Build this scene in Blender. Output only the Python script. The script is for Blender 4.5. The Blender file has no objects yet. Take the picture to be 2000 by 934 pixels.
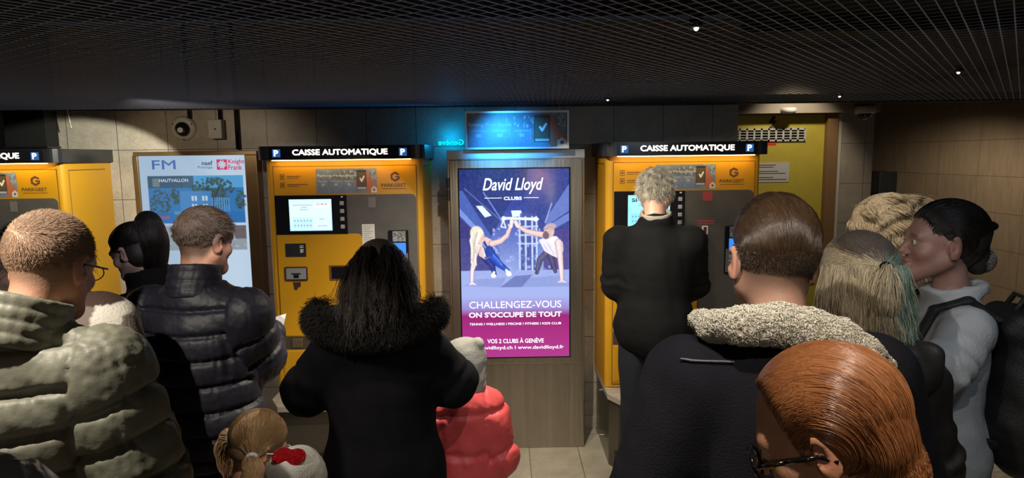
import bpy, bmesh, math, random
import numpy as np
from mathutils import Vector, Matrix, Euler

# ------------------------------------------------------------------ camera, world, lights, exposure
sc = bpy.context.scene
COL = sc.collection
FPX, YAW, PITCH, ROLL, EYE = 1300.0, math.radians(.6), math.radians(7.15), math.radians(-.68), 1.85
def cam_axes():
    cy, sy, cp, sp = math.cos(YAW), math.sin(YAW), math.cos(PITCH), math.sin(PITCH)
    f = Vector((sy*cp, cy*cp, -sp)); r = Vector((cy, -sy, 0)); u = r.cross(f)
    c, s = math.cos(ROLL), math.sin(ROLL)
    return c*r + s*u, c*u - s*r, f
CR, CU, CF = cam_axes()
cam = bpy.data.cameras.new('camera'); cam_o = bpy.data.objects.new('camera', cam); COL.objects.link(cam_o)
cam.sensor_width = 36; cam.lens = FPX/2000*36; cam.clip_start = .05; cam.clip_end = 60
cam_o.matrix_world = Matrix(((CR.x, CU.x, -CF.x, 0), (CR.y, CU.y, -CF.y, 0), (CR.z, CU.z, -CF.z, EYE), (0, 0, 0, 1)))
sc.camera = cam_o
def at(px, py, Y):
    d = CF + CR*((px-1000)/FPX) - CU*((py-467)/FPX)
    return Vector((0, 0, EYE)) + d*(Y/d.y)

sc.view_settings.view_transform = 'Standard'; sc.view_settings.look = 'None'
sc.view_settings.gamma = 1; sc.view_settings.use_curve_mapping = False
sc.view_settings.exposure = 0.0
try:
    sc.cycles.use_denoising = True; sc.cycles.max_bounces = 6; sc.cycles.sample_clamp_indirect = 3
except Exception: pass

w = bpy.data.worlds.new('world'); sc.world = w; w.use_nodes = True
w.node_tree.nodes['Background'].inputs[0].default_value = (.35, .42, .6, 1)
w.node_tree.nodes['Background'].inputs[1].default_value = .022

def spot(name, loc, target, power, angle, blend=.25, radius=.015, color=(1, .93, .82)):
    l = bpy.data.lights.new(name, 'SPOT'); l.energy = power; l.spot_size = math.radians(angle); l.spot_blend = blend
    l.shadow_soft_size = radius; l.color = color
    o = bpy.data.objects.new(name, l); COL.objects.link(o); o.location = loc
    o.rotation_euler = (Vector(target)-Vector(loc)).to_track_quat('-Z', 'Y').to_euler(); return o
def area(name, loc, target, power, sx, sy, color=(1, .95, .88)):
    l = bpy.data.lights.new(name, 'AREA'); l.energy = power; l.shape = 'RECTANGLE'; l.size = sx; l.size_y = sy; l.color = color
    o = bpy.data.objects.new(name, l); COL.objects.link(o); o.location = loc
    o.rotation_euler = (Vector(target)-Vector(loc)).to_track_quat('-Z', 'Y').to_euler(); return o
# ceiling downlights of the hall (small fittings in the dark mesh ceiling), plus added fill spots
spot('light_key', (-.1, -.9, 2.13), (.0, 3.2, 1.2), 8, 110, .3, .02, (1, .93, .8))
spot('light_left', (-1.15, 1.08, 2.14), (-.88, 1.42, 1.45), 62, 94, .15, .012, (1, .90, .76))
spot('light_navy', (-.72, 1.72, 2.14), (-.90, 2.42, 1.76), 34, 48, .08, .01, (.95, .93, 1))
spot('light_under', (.16, .95, 2.14), (.40, 1.34, 1.6), 26, 72, .10, .01, (1, .93, .82))
spot('light_red', (.42, .58, 2.14), (.52, .95, 1.45), 20, 95, .2, .012, (1, .88, .72))
spot('light_mid', (.02, 2.6, 2.13), (.05, 3.2, 0), 125, 128, .5, .02, (1, .9, .72))
spot('light_side', (-1.75, 3.3, 2.13), (-2.55, 4.12, 1.45), 95, 62, .15, .01, (1, 1, .85))
spot('light_flank', (.12, 3.42, 2.13), (.60, 4.02, 1.3), 22, 60, .25, .01, (1, .92, .75))
spot('light_right', (1.30, 1.2, 2.13), (1.25, 1.9, 1.35), 8, 110, .3, .03, (.72, .85, 1))
spot('light_curly', (1.0, 2.2, 2.13), (1.25, 2.7, 1.65), 18, 80, .3, .02, (1, .9, .75))
spot('light_girl', (-.35, 1.45, 2.13), (-.58, 1.96, .9), 30, 32, .3, .02, (1, .86, .68))
spot('light_coral', (.15, 2.0, 2.13), (-.05, 2.5, .9), 6, 50, .3, .02, (1, .9, .75))
spot('fill_old', (.50, 2.92, 2.14), (.80, 3.45, 1.72), 12, 58, .3, .012, (1, .93, .8))  # added fill to lighten the man's white hair, no fitting here
spot('light_back', (3.6, 6.2, 2.5), (3.6, 6.6, 0), 85, 150, .5, .05, (1, .86, .66))
spot('fill_recess', (2.2, 4.62, 2.55), (2.2, 5.2, 1.55), 30, 74, .6, .04, (1, .88, .66))  # added fill to brighten the yellow door in the recess
spot('light_wall', (-1.9, 3.35, 2.10), (-1.9, 4.36, 1.45), 7.5, 96, .5, .03, (1, .82, .6))
spot('fill_blue', (-.05, 3.2, 2.08), (.05, 4.0, 1.84), 60, 44, .8, .03, (.03, .40, 1))  # added blue spot imitating the neon glow on sign and kiosk top

# ------------------------------------------------------------------ materials
MATS = {}
def nodes(m): return m.node_tree.nodes, m.node_tree.links
def mat(name, col, rough=.5, metal=0, noise=0, nscale=8, bump=0, bscale=40, emit=None, es=1, coat=0, alpha=1, spec=None, sheen=0, stretch=(1,1,1)):
    if name in MATS: return MATS[name]
    m = bpy.data.materials.new(name); m.use_nodes = True; n, l = nodes(m); b = n['Principled BSDF']
    b.inputs['Base Color'].default_value = (*col, 1); b.inputs['Roughness'].default_value = rough; b.inputs['Metallic'].default_value = metal
    if spec is not None: b.inputs['Specular IOR Level'].default_value = spec
    if coat: b.inputs['Coat Weight'].default_value = coat
    if sheen: b.inputs['Sheen Weight'].default_value = sheen; b.inputs['Sheen Roughness'].default_value = .5
    if alpha < 1: b.inputs['Alpha'].default_value = alpha
    if emit: b.inputs['Emission Color'].default_value = (*emit, 1); b.inputs['Emission Strength'].default_value = es
    if noise or bump:
        tc = n.new('ShaderNodeTexCoord'); mp = n.new('ShaderNodeMapping'); mp.inputs['Scale'].default_value = stretch
        l.new(tc.outputs['Object'], mp.inputs[0])
    if noise:
        t = n.new('ShaderNodeTexNoise'); t.inputs['Scale'].default_value = nscale; t.inputs['Detail'].default_value = 6
        l.new(mp.outputs[0], t.inputs[0])
        mx = n.new('ShaderNodeMix'); mx.data_type = 'RGBA'
        mx.inputs[6].default_value = (*[c*(1-noise) for c in col], 1); mx.inputs[7].default_value = (*[min(1, c*(1+noise)) for c in col], 1)
        rp = n.new('ShaderNodeMapRange'); rp.inputs[1].default_value = .3; rp.inputs[2].default_value = .7
        l.new(t.outputs[0], rp.inputs[0]); l.new(rp.outputs[0], mx.inputs[0]); l.new(mx.outputs[2], b.inputs['Base Color'])
    if bump:
        t = n.new('ShaderNodeTexNoise'); t.inputs['Scale'].default_value = bscale; t.inputs['Detail'].default_value = 4
        l.new(mp.outputs[0], t.inputs[0])
        bp = n.new('ShaderNodeBump'); bp.inputs['Strength'].default_value = bump; bp.inputs['Distance'].default_value = .01
        l.new(t.outputs[0], bp.inputs['Height']); l.new(bp.outputs[0], b.inputs['Normal'])
    MATS[name] = m; return m
def emis(name, col, s):
    return mat(name, (.02, .02, .02), .5, emit=col, es=s)
def vcol_mat(name, emission=0, rough=.5, bump=0, bscale=60, spec=.5, sss=0, coat=0, noise=0, nscale=25):
    if name in MATS: return MATS[name]
    m = bpy.data.materials.new(name); m.use_nodes = True; n, l = nodes(m); b = n['Principled BSDF']
    a = n.new('ShaderNodeVertexColor'); a.layer_name = 'Col'; src = a.outputs[0]
    if noise:
        t = n.new('ShaderNodeTexNoise'); t.inputs['Scale'].default_value = nscale; t.inputs['Detail'].default_value = 5
        tc = n.new('ShaderNodeTexCoord'); l.new(tc.outputs['Object'], t.inputs[0])
        mr = n.new('ShaderNodeMapRange'); mr.inputs[1].default_value = .3; mr.inputs[2].default_value = .7; mr.inputs[3].default_value = 1-noise; mr.inputs[4].default_value = 1+noise*.4
        l.new(t.outputs[0], mr.inputs[0]); mx = n.new('ShaderNodeVectorMath'); mx.operation = 'SCALE'
        l.new(src, mx.inputs[0]); l.new(mr.outputs[0], mx.inputs['Scale']); src = mx.outputs[0]
    if emission:
        b.inputs['Base Color'].default_value = (.01, .01, .01, 1); b.inputs['Roughness'].default_value = .25
        l.new(src, b.inputs['Emission Color']); b.inputs['Emission Strength'].default_value = emission
    else:
        l.new(src, b.inputs['Base Color']); b.inputs['Roughness'].default_value = rough; b.inputs['Specular IOR Level'].default_value = spec
        if sss:
            b.inputs['Subsurface Weight'].default_value = sss; b.inputs['Subsurface Radius'].default_value = (.012, .005, .003); b.inputs['Subsurface Scale'].default_value = 1
        if coat: b.inputs['Coat Weight'].default_value = coat
    if bump:
        t = n.new('ShaderNodeTexNoise'); t.inputs['Scale'].default_value = bscale; t.inputs['Detail'].default_value = 5
        tc = n.new('ShaderNodeTexCoord'); l.new(tc.outputs['Object'], t.inputs[0])
        bp = n.new('ShaderNodeBump'); bp.inputs['Strength'].default_value = bump; bp.inputs['Distance'].default_value = .008
        l.new(t.outputs[0], bp.inputs['Height']); l.new(bp.outputs[0], b.inputs['Normal'])
    MATS[name] = m; return m

def tile_mat(name, c1, c2, mortar, tw, th, axes, offset=0, msize=.0025, rough=.45, shift=(0, 0), streak=None, bumpm=.3):
    """stone tiles: axes picks which object coordinates run along the brick texture"""
    m = bpy.data.materials.new(name); m.use_nodes = True; n, l = nodes(m); b = n['Principled BSDF']
    tc = n.new('ShaderNodeTexCoord'); sp = n.new('ShaderNodeSeparateXYZ'); cb = n.new('ShaderNodeCombineXYZ')
    l.new(tc.outputs['Object'], sp.inputs[0])
    for i, ax in enumerate(axes):
        ad = n.new('ShaderNodeMath'); ad.operation = 'ADD'; ad.inputs[1].default_value = shift[i]
        l.new(sp.outputs[ax], ad.inputs[0]); l.new(ad.outputs[0], cb.inputs[i])
    br = n.new('ShaderNodeTexBrick'); br.offset = offset; br.inputs['Scale'].default_value = 1
    br.inputs['Brick Width'].default_value = tw; br.inputs['Row Height'].default_value = th
    br.inputs['Mortar Size'].default_value = msize; br.inputs['Mortar Smooth'].default_value = .2
    br.inputs['Color1'].default_value = (.42, .42, .42, 1); br.inputs['Color2'].default_value = (.58, .58, .58, 1); br.inputs['Bias'].default_value = 0
    l.new(cb.outputs[0], br.inputs['Vector'])
    t = n.new('ShaderNodeTexNoise'); t.inputs['Scale'].default_value = 7; t.inputs['Detail'].default_value = 9; t.inputs['Roughness'].default_value = .7
    mp = n.new('ShaderNodeMapping'); mp.inputs['Scale'].default_value = streak or (1, 1, 1)
    l.new(tc.outputs['Object'], mp.inputs[0]); l.new(mp.outputs[0], t.inputs[0])
    g = n.new('ShaderNodeTexNoise'); g.inputs['Scale'].default_value = 160; g.inputs['Detail'].default_value = 3
    l.new(tc.outputs['Object'], g.inputs[0])
    a1 = n.new('ShaderNodeMath'); a1.operation = 'MULTIPLY_ADD'; a1.inputs[1].default_value = 1.1; l.new(t.outputs[0], a1.inputs[0]); l.new(br.outputs['Color'], a1.inputs[2])
    a2 = n.new('ShaderNodeMath'); a2.operation = 'MULTIPLY_ADD'; a2.inputs[1].default_value = .9; l.new(g.outputs[0], a2.inputs[0]); l.new(a1.outputs[0], a2.inputs[2])
    mr = n.new('ShaderNodeMapRange'); mr.inputs[1].default_value = 1.15; mr.inputs[2].default_value = 1.85; l.new(a2.outputs[0], mr.inputs[0])
    mx = n.new('ShaderNodeMix'); mx.data_type = 'RGBA'; mx.inputs[6].default_value = (*c1, 1); mx.inputs[7].default_value = (*c2, 1); l.new(mr.outputs[0], mx.inputs[0])
    m2 = n.new('ShaderNodeMix'); m2.data_type = 'RGBA'; m2.inputs[7].default_value = (*mortar, 1)
    l.new(br.outputs['Fac'], m2.inputs[0]); l.new(mx.outputs[2], m2.inputs[6]); l.new(m2.outputs[2], b.inputs['Base Color'])
    b.inputs['Roughness'].default_value = rough
    iv = n.new('ShaderNodeMath'); iv.operation = 'SUBTRACT'; iv.inputs[0].default_value = 1; l.new(br.outputs['Fac'], iv.inputs[1])
    bp = n.new('ShaderNodeBump'); bp.inputs['Strength'].default_value = bumpm; bp.inputs['Distance'].default_value = .003
    l.new(iv.outputs[0], bp.inputs['Height']); l.new(bp.outputs[0], b.inputs['Normal'])
    return m

M_YEL = mat('yellow_paint', (.53, .262, .009), .38, noise=.06, nscale=3)
M_GREY = mat('grey_panel', (.085, .078, .07), .45, noise=.12, nscale=12)
M_BLACK = mat('black_gloss', (.008, .008, .01), .22)
M_DARK = mat('dark_metal', (.03, .032, .036), .35, metal=.3)
M_HEAD = mat('header_metal', (.06, .062, .066), .3, metal=.75)
M_STEEL = mat('brushed_steel', (.40, .36, .30), .33, metal=1, noise=.1, nscale=30, bump=.12, bscale=60, stretch=(1, 1, .04))
M_SLAB = mat('stone_slab', (.36, .33, .27), .4, noise=.2, nscale=20)
M_WHITE = mat('white_plastic', (.6, .6, .57), .4)
M_DIRTW = mat('aged_white', (.42, .4, .36), .5, noise=.15)
M_LET = emis('lit_letters', (1, .9, .72), 6)
M_LETW = emis('sign_white', (.85, .9, 1), 1.6)
M_BLUE = emis('sign_blue', (.02, .16, .5), .7)
M_INK = mat('dark_ink', (.10, .045, .02), .5)
M_PAPER = mat('paper', (.62, .6, .57), .7)
M_BRASS = mat('bronze_frame', (.26, .17, .08), .35, metal=.8, noise=.1)
M_RED = mat('red_sticker', (.6, .03, .03), .5)

# ------------------------------------------------------------------ mesh helpers
def link(name, me, m, parent=None, smooth=False):
    o = bpy.data.objects.new(name, me); COL.objects.link(o)
    for mm in (m if isinstance(m, (list, tuple)) else [m]): me.materials.append(mm)
    if parent is not None: o.parent = parent
    if smooth: me.shade_smooth()
    return o
def bm_obj(name, bm, m, parent=None, smooth=False):
    me = bpy.data.meshes.new(name); bmesh.ops.recalc_face_normals(bm, faces=bm.faces[:]); bm.to_mesh(me); bm.free()
    return link(name, me, m, parent, smooth)
def tag(o, label, cat, group=None):
    o['label'] = label; o['category'] = cat
    if group: o['group'] = group
    return o
def empty(name, loc=(0, 0, 0), rz=0):
    o = bpy.data.objects.new(name, None); COL.objects.link(o); o.location = loc; o.rotation_euler = (0, 0, rz); o.empty_display_size = .1
    return o
def struct(o): o['kind'] = 'structure'; return o
def bx(bm, x0, x1, y0, y1, z0, z1, bev=0, seg=2):
    r = bmesh.ops.create_cube(bm, size=1); vs = r['verts']
    for v in vs:
        v.co = Vector((x0 if v.co.x < 0 else x1, y0 if v.co.y < 0 else y1, z0 if v.co.z < 0 else z1))
    if bev:
        es = list({e for v in vs for e in v.link_edges})
        bmesh.ops.bevel(bm, geom=es, offset=bev, segments=seg, affect='EDGES', profile=.5)
def box(name, x0, x1, y0, y1, z0, z1, m, parent=None, bev=0):
    bm = bmesh.new(); bx(bm, x0, x1, y0, y1, z0, z1, bev); return bm_obj(name, bm, m, parent)
def prism(bm, pts, z0, z1, axis='z'):
    """polygon pts extruded; axis z: pts are (x,y); axis y: pts are (x,z) extruded y from z0 to z1"""
    def P(p, t): return (p[0], p[1], t) if axis == 'z' else ((p[0], t, p[1]) if axis == 'y' else (t, p[0], p[1]))
    a = [bm.verts.new(P(p, z0)) for p in pts]; b = [bm.verts.new(P(p, z1)) for p in pts]
    bm.faces.new(a[::-1]); bm.faces.new(b)
    for i in range(len(pts)): bm.faces.new((a[i], a[(i+1) % len(pts)], b[(i+1) % len(pts)], b[i]))
def cyl(bm, a, b, r0, r1=None, n=16, caps=True):
    a, b = Vector(a), Vector(b); r1 = r0 if r1 is None else r1; d = (b-a).normalized()
    q = d.to_track_quat('Z', 'Y'); A, B = [], []
    for i in range(n):
        t = 2*math.pi*i/n; v = q @ Vector((math.cos(t), math.sin(t), 0)); A.append(bm.verts.new(a+v*r0)); B.append(bm.verts.new(b+v*r1))
    for i in range(n): bm.faces.new((A[i], A[(i+1) % n], B[(i+1) % n], B[i]))
    if caps: bm.faces.new(A[::-1]); bm.faces.new(B)
def tube(bm, pts, r, n=8):
    pts = [Vector(p) for p in pts]; rings = []
    for i, p in enumerate(pts):
        d = (pts[min(i+1, len(pts)-1)]-pts[max(i-1, 0)]).normalized(); q = d.to_track_quat('Z', 'Y')
        rr = r[i] if isinstance(r, (list, tuple)) else r
        rings.append([bm.verts.new(p + q @ Vector((math.cos(2*math.pi*k/n)*rr, math.sin(2*math.pi*k/n)*rr, 0))) for k in range(n)])
    for a, b in zip(rings, rings[1:]):
        best = min(range(n), key=lambda s: sum((a[k].co-b[(k+s) % n].co).length for k in range(0, n, 2)))
        for k in range(n): bm.faces.new((a[k], a[(k+1) % n], b[(k+1+best) % n], b[(k+best) % n]))
    bm.faces.new(rings[0][::-1]); bm.faces.new(rings[-1])
def rrect(x0, x1, z0, z1, r, corners=(1, 1, 1, 1), n=6):
    """rounded rectangle outline; corners = (bottom-left, bottom-right, top-right, top-left)"""
    out = []
    for (cx, cz, a0, on) in ((x0, z0, 180, corners[0]), (x1, z0, 270, corners[1]), (x1, z1, 0, corners[2]), (x0, z1, 90, corners[3])):
        if not on: out.append((cx, cz)); continue
        ox = cx + (r if cx == x0 else -r); oz = cz + (r if cz == z0 else -r)
        for i in range(n+1):
            t = math.radians(a0+90*i/n); out.append((ox+r*math.cos(t), oz+r*math.sin(t)))
    return out
def lathe(bm, prof, n=24, M=None):
    rings = []
    for r, z in prof:
        rings.append([bm.verts.new((M or Matrix()) @ Vector((r*math.cos(2*math.pi*k/n), r*math.sin(2*math.pi*k/n), z))) for k in range(n)])
    for a, b in zip(rings, rings[1:]):
        for k in range(n): bm.faces.new((a[k], a[(k+1) % n], b[(k+1) % n], b[k]))
    bm.faces.new(rings[0][::-1]); bm.faces.new(rings[-1])
def text(name, s, x, z, y, width, height, m, parent=None, bold=0, shear=0, ext=.001, align='l', mirror=False, spacing=1):
    """writing standing in the plane y=const, facing -Y; x,z = lower-left (or centre) of the line"""
    cu = bpy.data.curves.new(name, 'FONT'); cu.body = s; cu.size = 1; heavy = bold if ('M' in s or bold < 0) else 0; heavy = max(heavy, 0); cu.offset = 0 if 'M' in s else max(bold, 0); cu.shear = shear; cu.extrude = 0; cu.space_character = spacing
    cu.resolution_u = 4
    t = bpy.data.objects.new(name, cu); COL.objects.link(t)
    dg = bpy.context.evaluated_depsgraph_get(); me = bpy.data.meshes.new_from_object(t.evaluated_get(dg)); bpy.data.objects.remove(t)
    n = len(me.vertices); co = np.empty(n*3); me.vertices.foreach_get('co', co); co = co.reshape(-1, 3)
    lo, hi = co.min(0), co.max(0); sx = width/(hi[0]-lo[0]); szz = height/(hi[1]-lo[1]) if height else sx
    X = (co[:, 0]-lo[0])*sx; Z = (co[:, 1]-lo[1])*szz
    if align == 'c': X -= width/2
    if mirror: X = -X
    out = np.stack([x+X, np.full(n, y), z+Z], 1); me.vertices.foreach_set('co', out.ravel()); me.update(); me.name = name
    for p in me.materials[:]: pass
    me.materials.clear()
    if heavy:                                                    # thicken the strokes with shifted copies inside the same mesh
        bm = bmesh.new()
        for dx, dz in ((0, 0), (1, 0), (-1, 0), (0, 1), (0, -1)):
            k0 = len(bm.verts); bm.from_mesh(me); bm.verts.ensure_lookup_table()
            bmesh.ops.translate(bm, verts=bm.verts[k0:], vec=(dx*heavy*sx*.9, -(abs(dx)*(.00012 if dx > 0 else .00024)+abs(dz)*(.00036 if dz > 0 else .00048)), dz*heavy*szz*.9))
        bm.to_mesh(me); bm.free()
    return link(name, me, m, parent)
def raster(name, arr, x0, x1, z0, z1, y, m, parent=None):
    """a printed or lit picture: a fine grid of coloured vertices in the plane y=const; arr[row from top, col]"""
    h, w_ = arr.shape[:2]
    X, Z = np.meshgrid(np.linspace(x0, x1, w_), np.linspace(z1, z0, h))
    co = np.stack([X, np.full_like(X, y), Z], -1).reshape(-1, 3)
    i = np.arange(h*w_).reshape(h, w_); q = np.stack([i[:-1, :-1], i[1:, :-1], i[1:, 1:], i[:-1, 1:]], -1).reshape(-1, 4)
    return np_mesh(name, co, q, m, parent, col=arr.reshape(-1, 3), smooth=False)
def np_mesh(name, co, quads, m, parent=None, col=None, smooth=True):
    me = bpy.data.meshes.new(name); me.vertices.add(len(co)); me.vertices.foreach_set('co', np.ascontiguousarray(co, dtype=np.float32).ravel())
    k = quads.shape[1]
    me.loops.add(quads.size); me.loops.foreach_set('vertex_index', quads.astype(np.int32).ravel())
    me.polygons.add(len(quads)); me.polygons.foreach_set('loop_start', np.arange(0, quads.size, k, dtype=np.int32))
    try: me.polygons.foreach_set('loop_total', np.full(len(quads), k, dtype=np.int32))
    except Exception: pass
    me.update(calc_edges=True)
    if col is not None:
        a = me.color_attributes.new('Col', 'FLOAT_COLOR', 'POINT')
        c = np.ones((len(co), 4), dtype=np.float32); c[:, :3] = col; a.data.foreach_set('color', c.ravel())
    return link(name, me, m, parent, smooth)

# small painter for pictures shown on screens and printed signs
class Paint:
    def __init__(s, w, h): s.a = np.zeros((h, w, 3)); s.w, s.h = w, h; s.Y, s.X = np.mgrid[0:h, 0:w]; s.u = s.X/(w-1); s.v = s.Y/(h-1)
    def mix(s, mask, c, al=1): s.a += (np.array(c)-s.a)*(np.clip(mask, 0, 1)*al)[..., None]
    def rect(s, x0, y0, x1, y1, c, al=1): s.mix(((s.u >= x0) & (s.u <= x1) & (s.v >= y0) & (s.v <= y1)).astype(float), c, al)
    def ell(s, cx, cy, rx, ry, c, al=1, soft=.15): s.mix((1-np.hypot((s.u-cx)/rx, (s.v-cy)/ry))/soft+.5, c, al)
    def glow(s, cx, cy, rx, ry, c, al=1): s.a += np.array(c)*(np.exp(-(((s.u-cx)/rx)**2+((s.v-cy)/ry)**2))*al)[..., None]
    def poly(s, pts, c, al=1):
        ins = np.zeros(s.u.shape, bool); n = len(pts)
        for i in range(n):
            x0, y0 = pts[i]; x1, y1 = pts[(i+1) % n]
            if y0 == y1: continue
            cr = ((s.v < y0) != (s.v < y1)) & (s.u < (x1-x0)*(s.v-y0)/(y1-y0)+x0); ins ^= cr
        s.mix(ins.astype(float), c, al)
    def line(s, pts, wd, c, al=1, w1=None):
        asp = s.h/s.w; px, py = s.u, s.v*asp; D = np.full(s.u.shape, 9.)
        for k, ((x0, y0), (x1, y1)) in enumerate(zip(pts, pts[1:])):
            y0, y1 = y0*asp, y1*asp; dx, dy = x1-x0, y1-y0
            t = np.clip(((px-x0)*dx+(py-y0)*dy)/(dx*dx+dy*dy+1e-12), 0, 1)
            wa = wd if w1 is None else wd+(w1-wd)*((k+t)/(len(pts)-1))
            D = np.minimum(D, np.hypot(px-x0-t*dx, py-y0-t*dy)-wa)
        s.mix(.5-D*s.w*.7, c, al)
    def noise(s, sc_, amp, seed=0):
        r = np.random.RandomState(seed); g = r.rand(max(2, int(s.h/sc_)+2), max(2, int(s.w/sc_)+2))
        yy, xx = s.Y/sc_, s.X/sc_; yi, xi = yy.astype(int), xx.astype(int); fy, fx = yy-yi, xx-xi
        yi = np.minimum(yi, g.shape[0]-2); xi = np.minimum(xi, g.shape[1]-2)
        v = (g[yi, xi]*(1-fx)+g[yi, xi+1]*fx)*(1-fy)+(g[yi+1, xi]*(1-fx)+g[yi+1, xi+1]*fx)*fy
        return (v-.5)*amp

# ------------------------------------------------------------------ the hall
WY = 4.36                                    # back wall plane
wallm = tile_mat('wall_stone', (.25, .215, .17), (.47, .41, .33), (.06, .05, .04), .32, .32, (0, 2), 0, .0022, .42, (.246, .006))
struct(box('wall_back', -5.2, 1.52, WY, WY+.35, 0, 2.7, wallm))
floorm = tile_mat('floor_stone', (.26, .23, .18), (.50, .45, .36), (.13, .11, .09), .31, .62, (0, 1), .5, .003, .38, (.02, .1))
struct(box('floor', -5.2, 5.2, -3.2, 10.2, -.1, 0, floorm))
rwm = tile_mat('side_stone', (.17, .125, .08), (.30, .225, .15), (.07, .05, .035), .62, .355, (1, 2), 0, .0022, .45, (.1, .182), streak=(1, 5, .6))
struct(box('wall_right', 4.8, 5.1, -3.2, 10.2, 0, 2.8, rwm))
M_PLAST = mat('plaster', (.3, .25, .2), .8, noise=.1)
struct(box('wall_left', -5.2, -5.0, -3.2, WY, 0, 2.8, M_PLAST))
struct(box('wall_rear', -5.2, 5.1, -3.4, -3.2, 0, 2.8, M_PLAST))
struct(box('wall_far', 1.52, 5.1, 10.0, 10.2, 0, 2.8, M_PLAST))
# back wall of the service recess with the yellow door, and the pillar beside it
RY = 5.2
struct(box('wall_recess', 1.52, 2.86, RY+.06, RY+.3, 0, 2.7, M_PLAST))
pm = tile_mat('pillar_stone', (.22, .185, .15), (.36, .31, .26), (.1, .08, .06), .62, .31, (0, 2), 0, .0022, .45, (.3, .257))
struct(box('wall_pillar', 2.61, 2.865, RY-.02, RY+.4, 0, 2.7, pm))
struct(box('trim_1', 2.572, 2.61, RY-.03, RY+.06, 0, 2.14, mat('pale_trim', (.45, .4, .34), .5)))
struct(box('ceiling_recess', 1.52, 5.1, WY+.02, 10.2, 2.62, 2.75, mat('dark_ceiling', (.03, .025, .02), .8)))
struct(box('trim_2', 1.52, 2.86, RY-.10, RY+.06, 2.145, 2.62, M_PLAST))
struct(box('ceiling', -5.2, 5.1, -3.2, WY, 2.72, 2.8, mat('black_ceiling', (.004, .004, .005), .9)))
# two-step stone skirting on the back wall
bm = bmesh.new(); bx(bm, -5.2, 1.52, WY-.012, WY, 0, .19); bx(bm, -5.2, 1.52, WY-.028, WY, 0, .085, .004); struct(bm_obj('baseboard_back', bm, wallm))
# yellow service door with frame
door = struct(box('door_1', 1.56, 2.49, RY, RY+.05, .02, 2.135, mat('door_yellow', (.42, .33, .045), .45, noise=.06)))
fm_ = mat('door_frame_brown', (.2, .11, .05), .5)
bm = bmesh.new(); bx(bm, 2.49, 2.572, RY-.05, RY+.06, 0, 2.14); bx(bm, 1.54, 2.572, RY-.02, RY+.06, 2.135, 2.147); bm_obj('door_frame', bm, fm_, door)
bm = bmesh.new(); cyl(bm, (2.42, RY-.001, 1.05), (2.42, RY-.05, 1.05), .012); cyl(bm, (2.42, RY-.05, 1.05), (2.3, RY-.05, 1.05), .01); bm_obj('door_handle', bm, M_STEEL, door)
# ventilation grille, lightning mark, red strip and notice on the door
g = tag(empty('vent_grille', (1.95, RY, 1.985)), 'white slotted ventilation grille high on the yellow service door', 'vent')
bm = bmesh.new(); gx0, gx1 = -.35, .385
bx(bm, gx0, gx1, -.012, 0, -.05, -.036); bx(bm, gx0, gx1, -.012, 0, .036, .05); nb = 13
for i in range(nb+1):
    x = gx0 + (gx1-gx0)*i/nb; bx(bm, x-.007, x+.007, -.012, 0, -.05, .05)
bm_obj('frame', bm, M_DIRTW, g)
bm = bmesh.new()
for k in range(3): bx(bm, gx0, gx1, -.009, -.003, -.024+k*.021, -.018+k*.021)
bm_obj('slats', bm, M_DIRTW, g)
box('backing', gx0, gx1, -.002, 0, -.05, .05, M_BLACK, g)
bm = bmesh.new(); c = at(1508, 240, RY-.004); s_ = .052
prism(bm, [(c.x+x*s_, c.z+z*s_) for x, z in ((.1, 1), (.55, .95), (.2, .25), (.75, .35), (.0, -.55), (.12, -.5), (-.12, -1), (-.35, -.5), (-.15, -.6), (.2, .0), (-.55, -.1))], RY-.004, RY, 'y')
tag(bm_obj('warning_sticker', bm, mat('black_sticker', (.015, .01, .012), .5)), 'black lightning bolt warning mark above the vent on the yellow door', 'sticker')
tag(box('label_strip', 2.03, 2.117, RY-.003, RY, 1.907, 1.941, M_RED), 'small red strip stuck under the vent on the yellow door', 'sticker')
nt = tag(box('notice', 1.9, 2.224, RY-.004, RY, 1.62, 1.772, mat('notice_sheet', (.42, .41, .40), .6)), 'grey-white printed notice stuck on the yellow service door', 'notice')
bm = bmesh.new()
for k, L in enumerate((.22, .2, 0, .24, .3, 0, .2, .31)):
    if L: bx(bm, 1.91, 1.91+L*.95, RY-.0055, RY-.004, 1.75-k*.016, 1.755-k*.016)
bm_obj('writing', bm, M_INK, nt)

# dark switch cabinet on the far right wall
a0 = Vector((4.8, 8.66, 1.60))
dk = tag(empty('wall_cabinet', (4.8, 8.2, 1.2)), 'dark wall cabinet with open flap on far stone wall behind pillar', 'cabinet')
box('body', -.22, 0, -.1, .55, -.1, .4, M_DARK, dk, .01); box('shelf', -.3, 0, -.45, .2, -.05, .14, M_BLACK, dk, .01)

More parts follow.
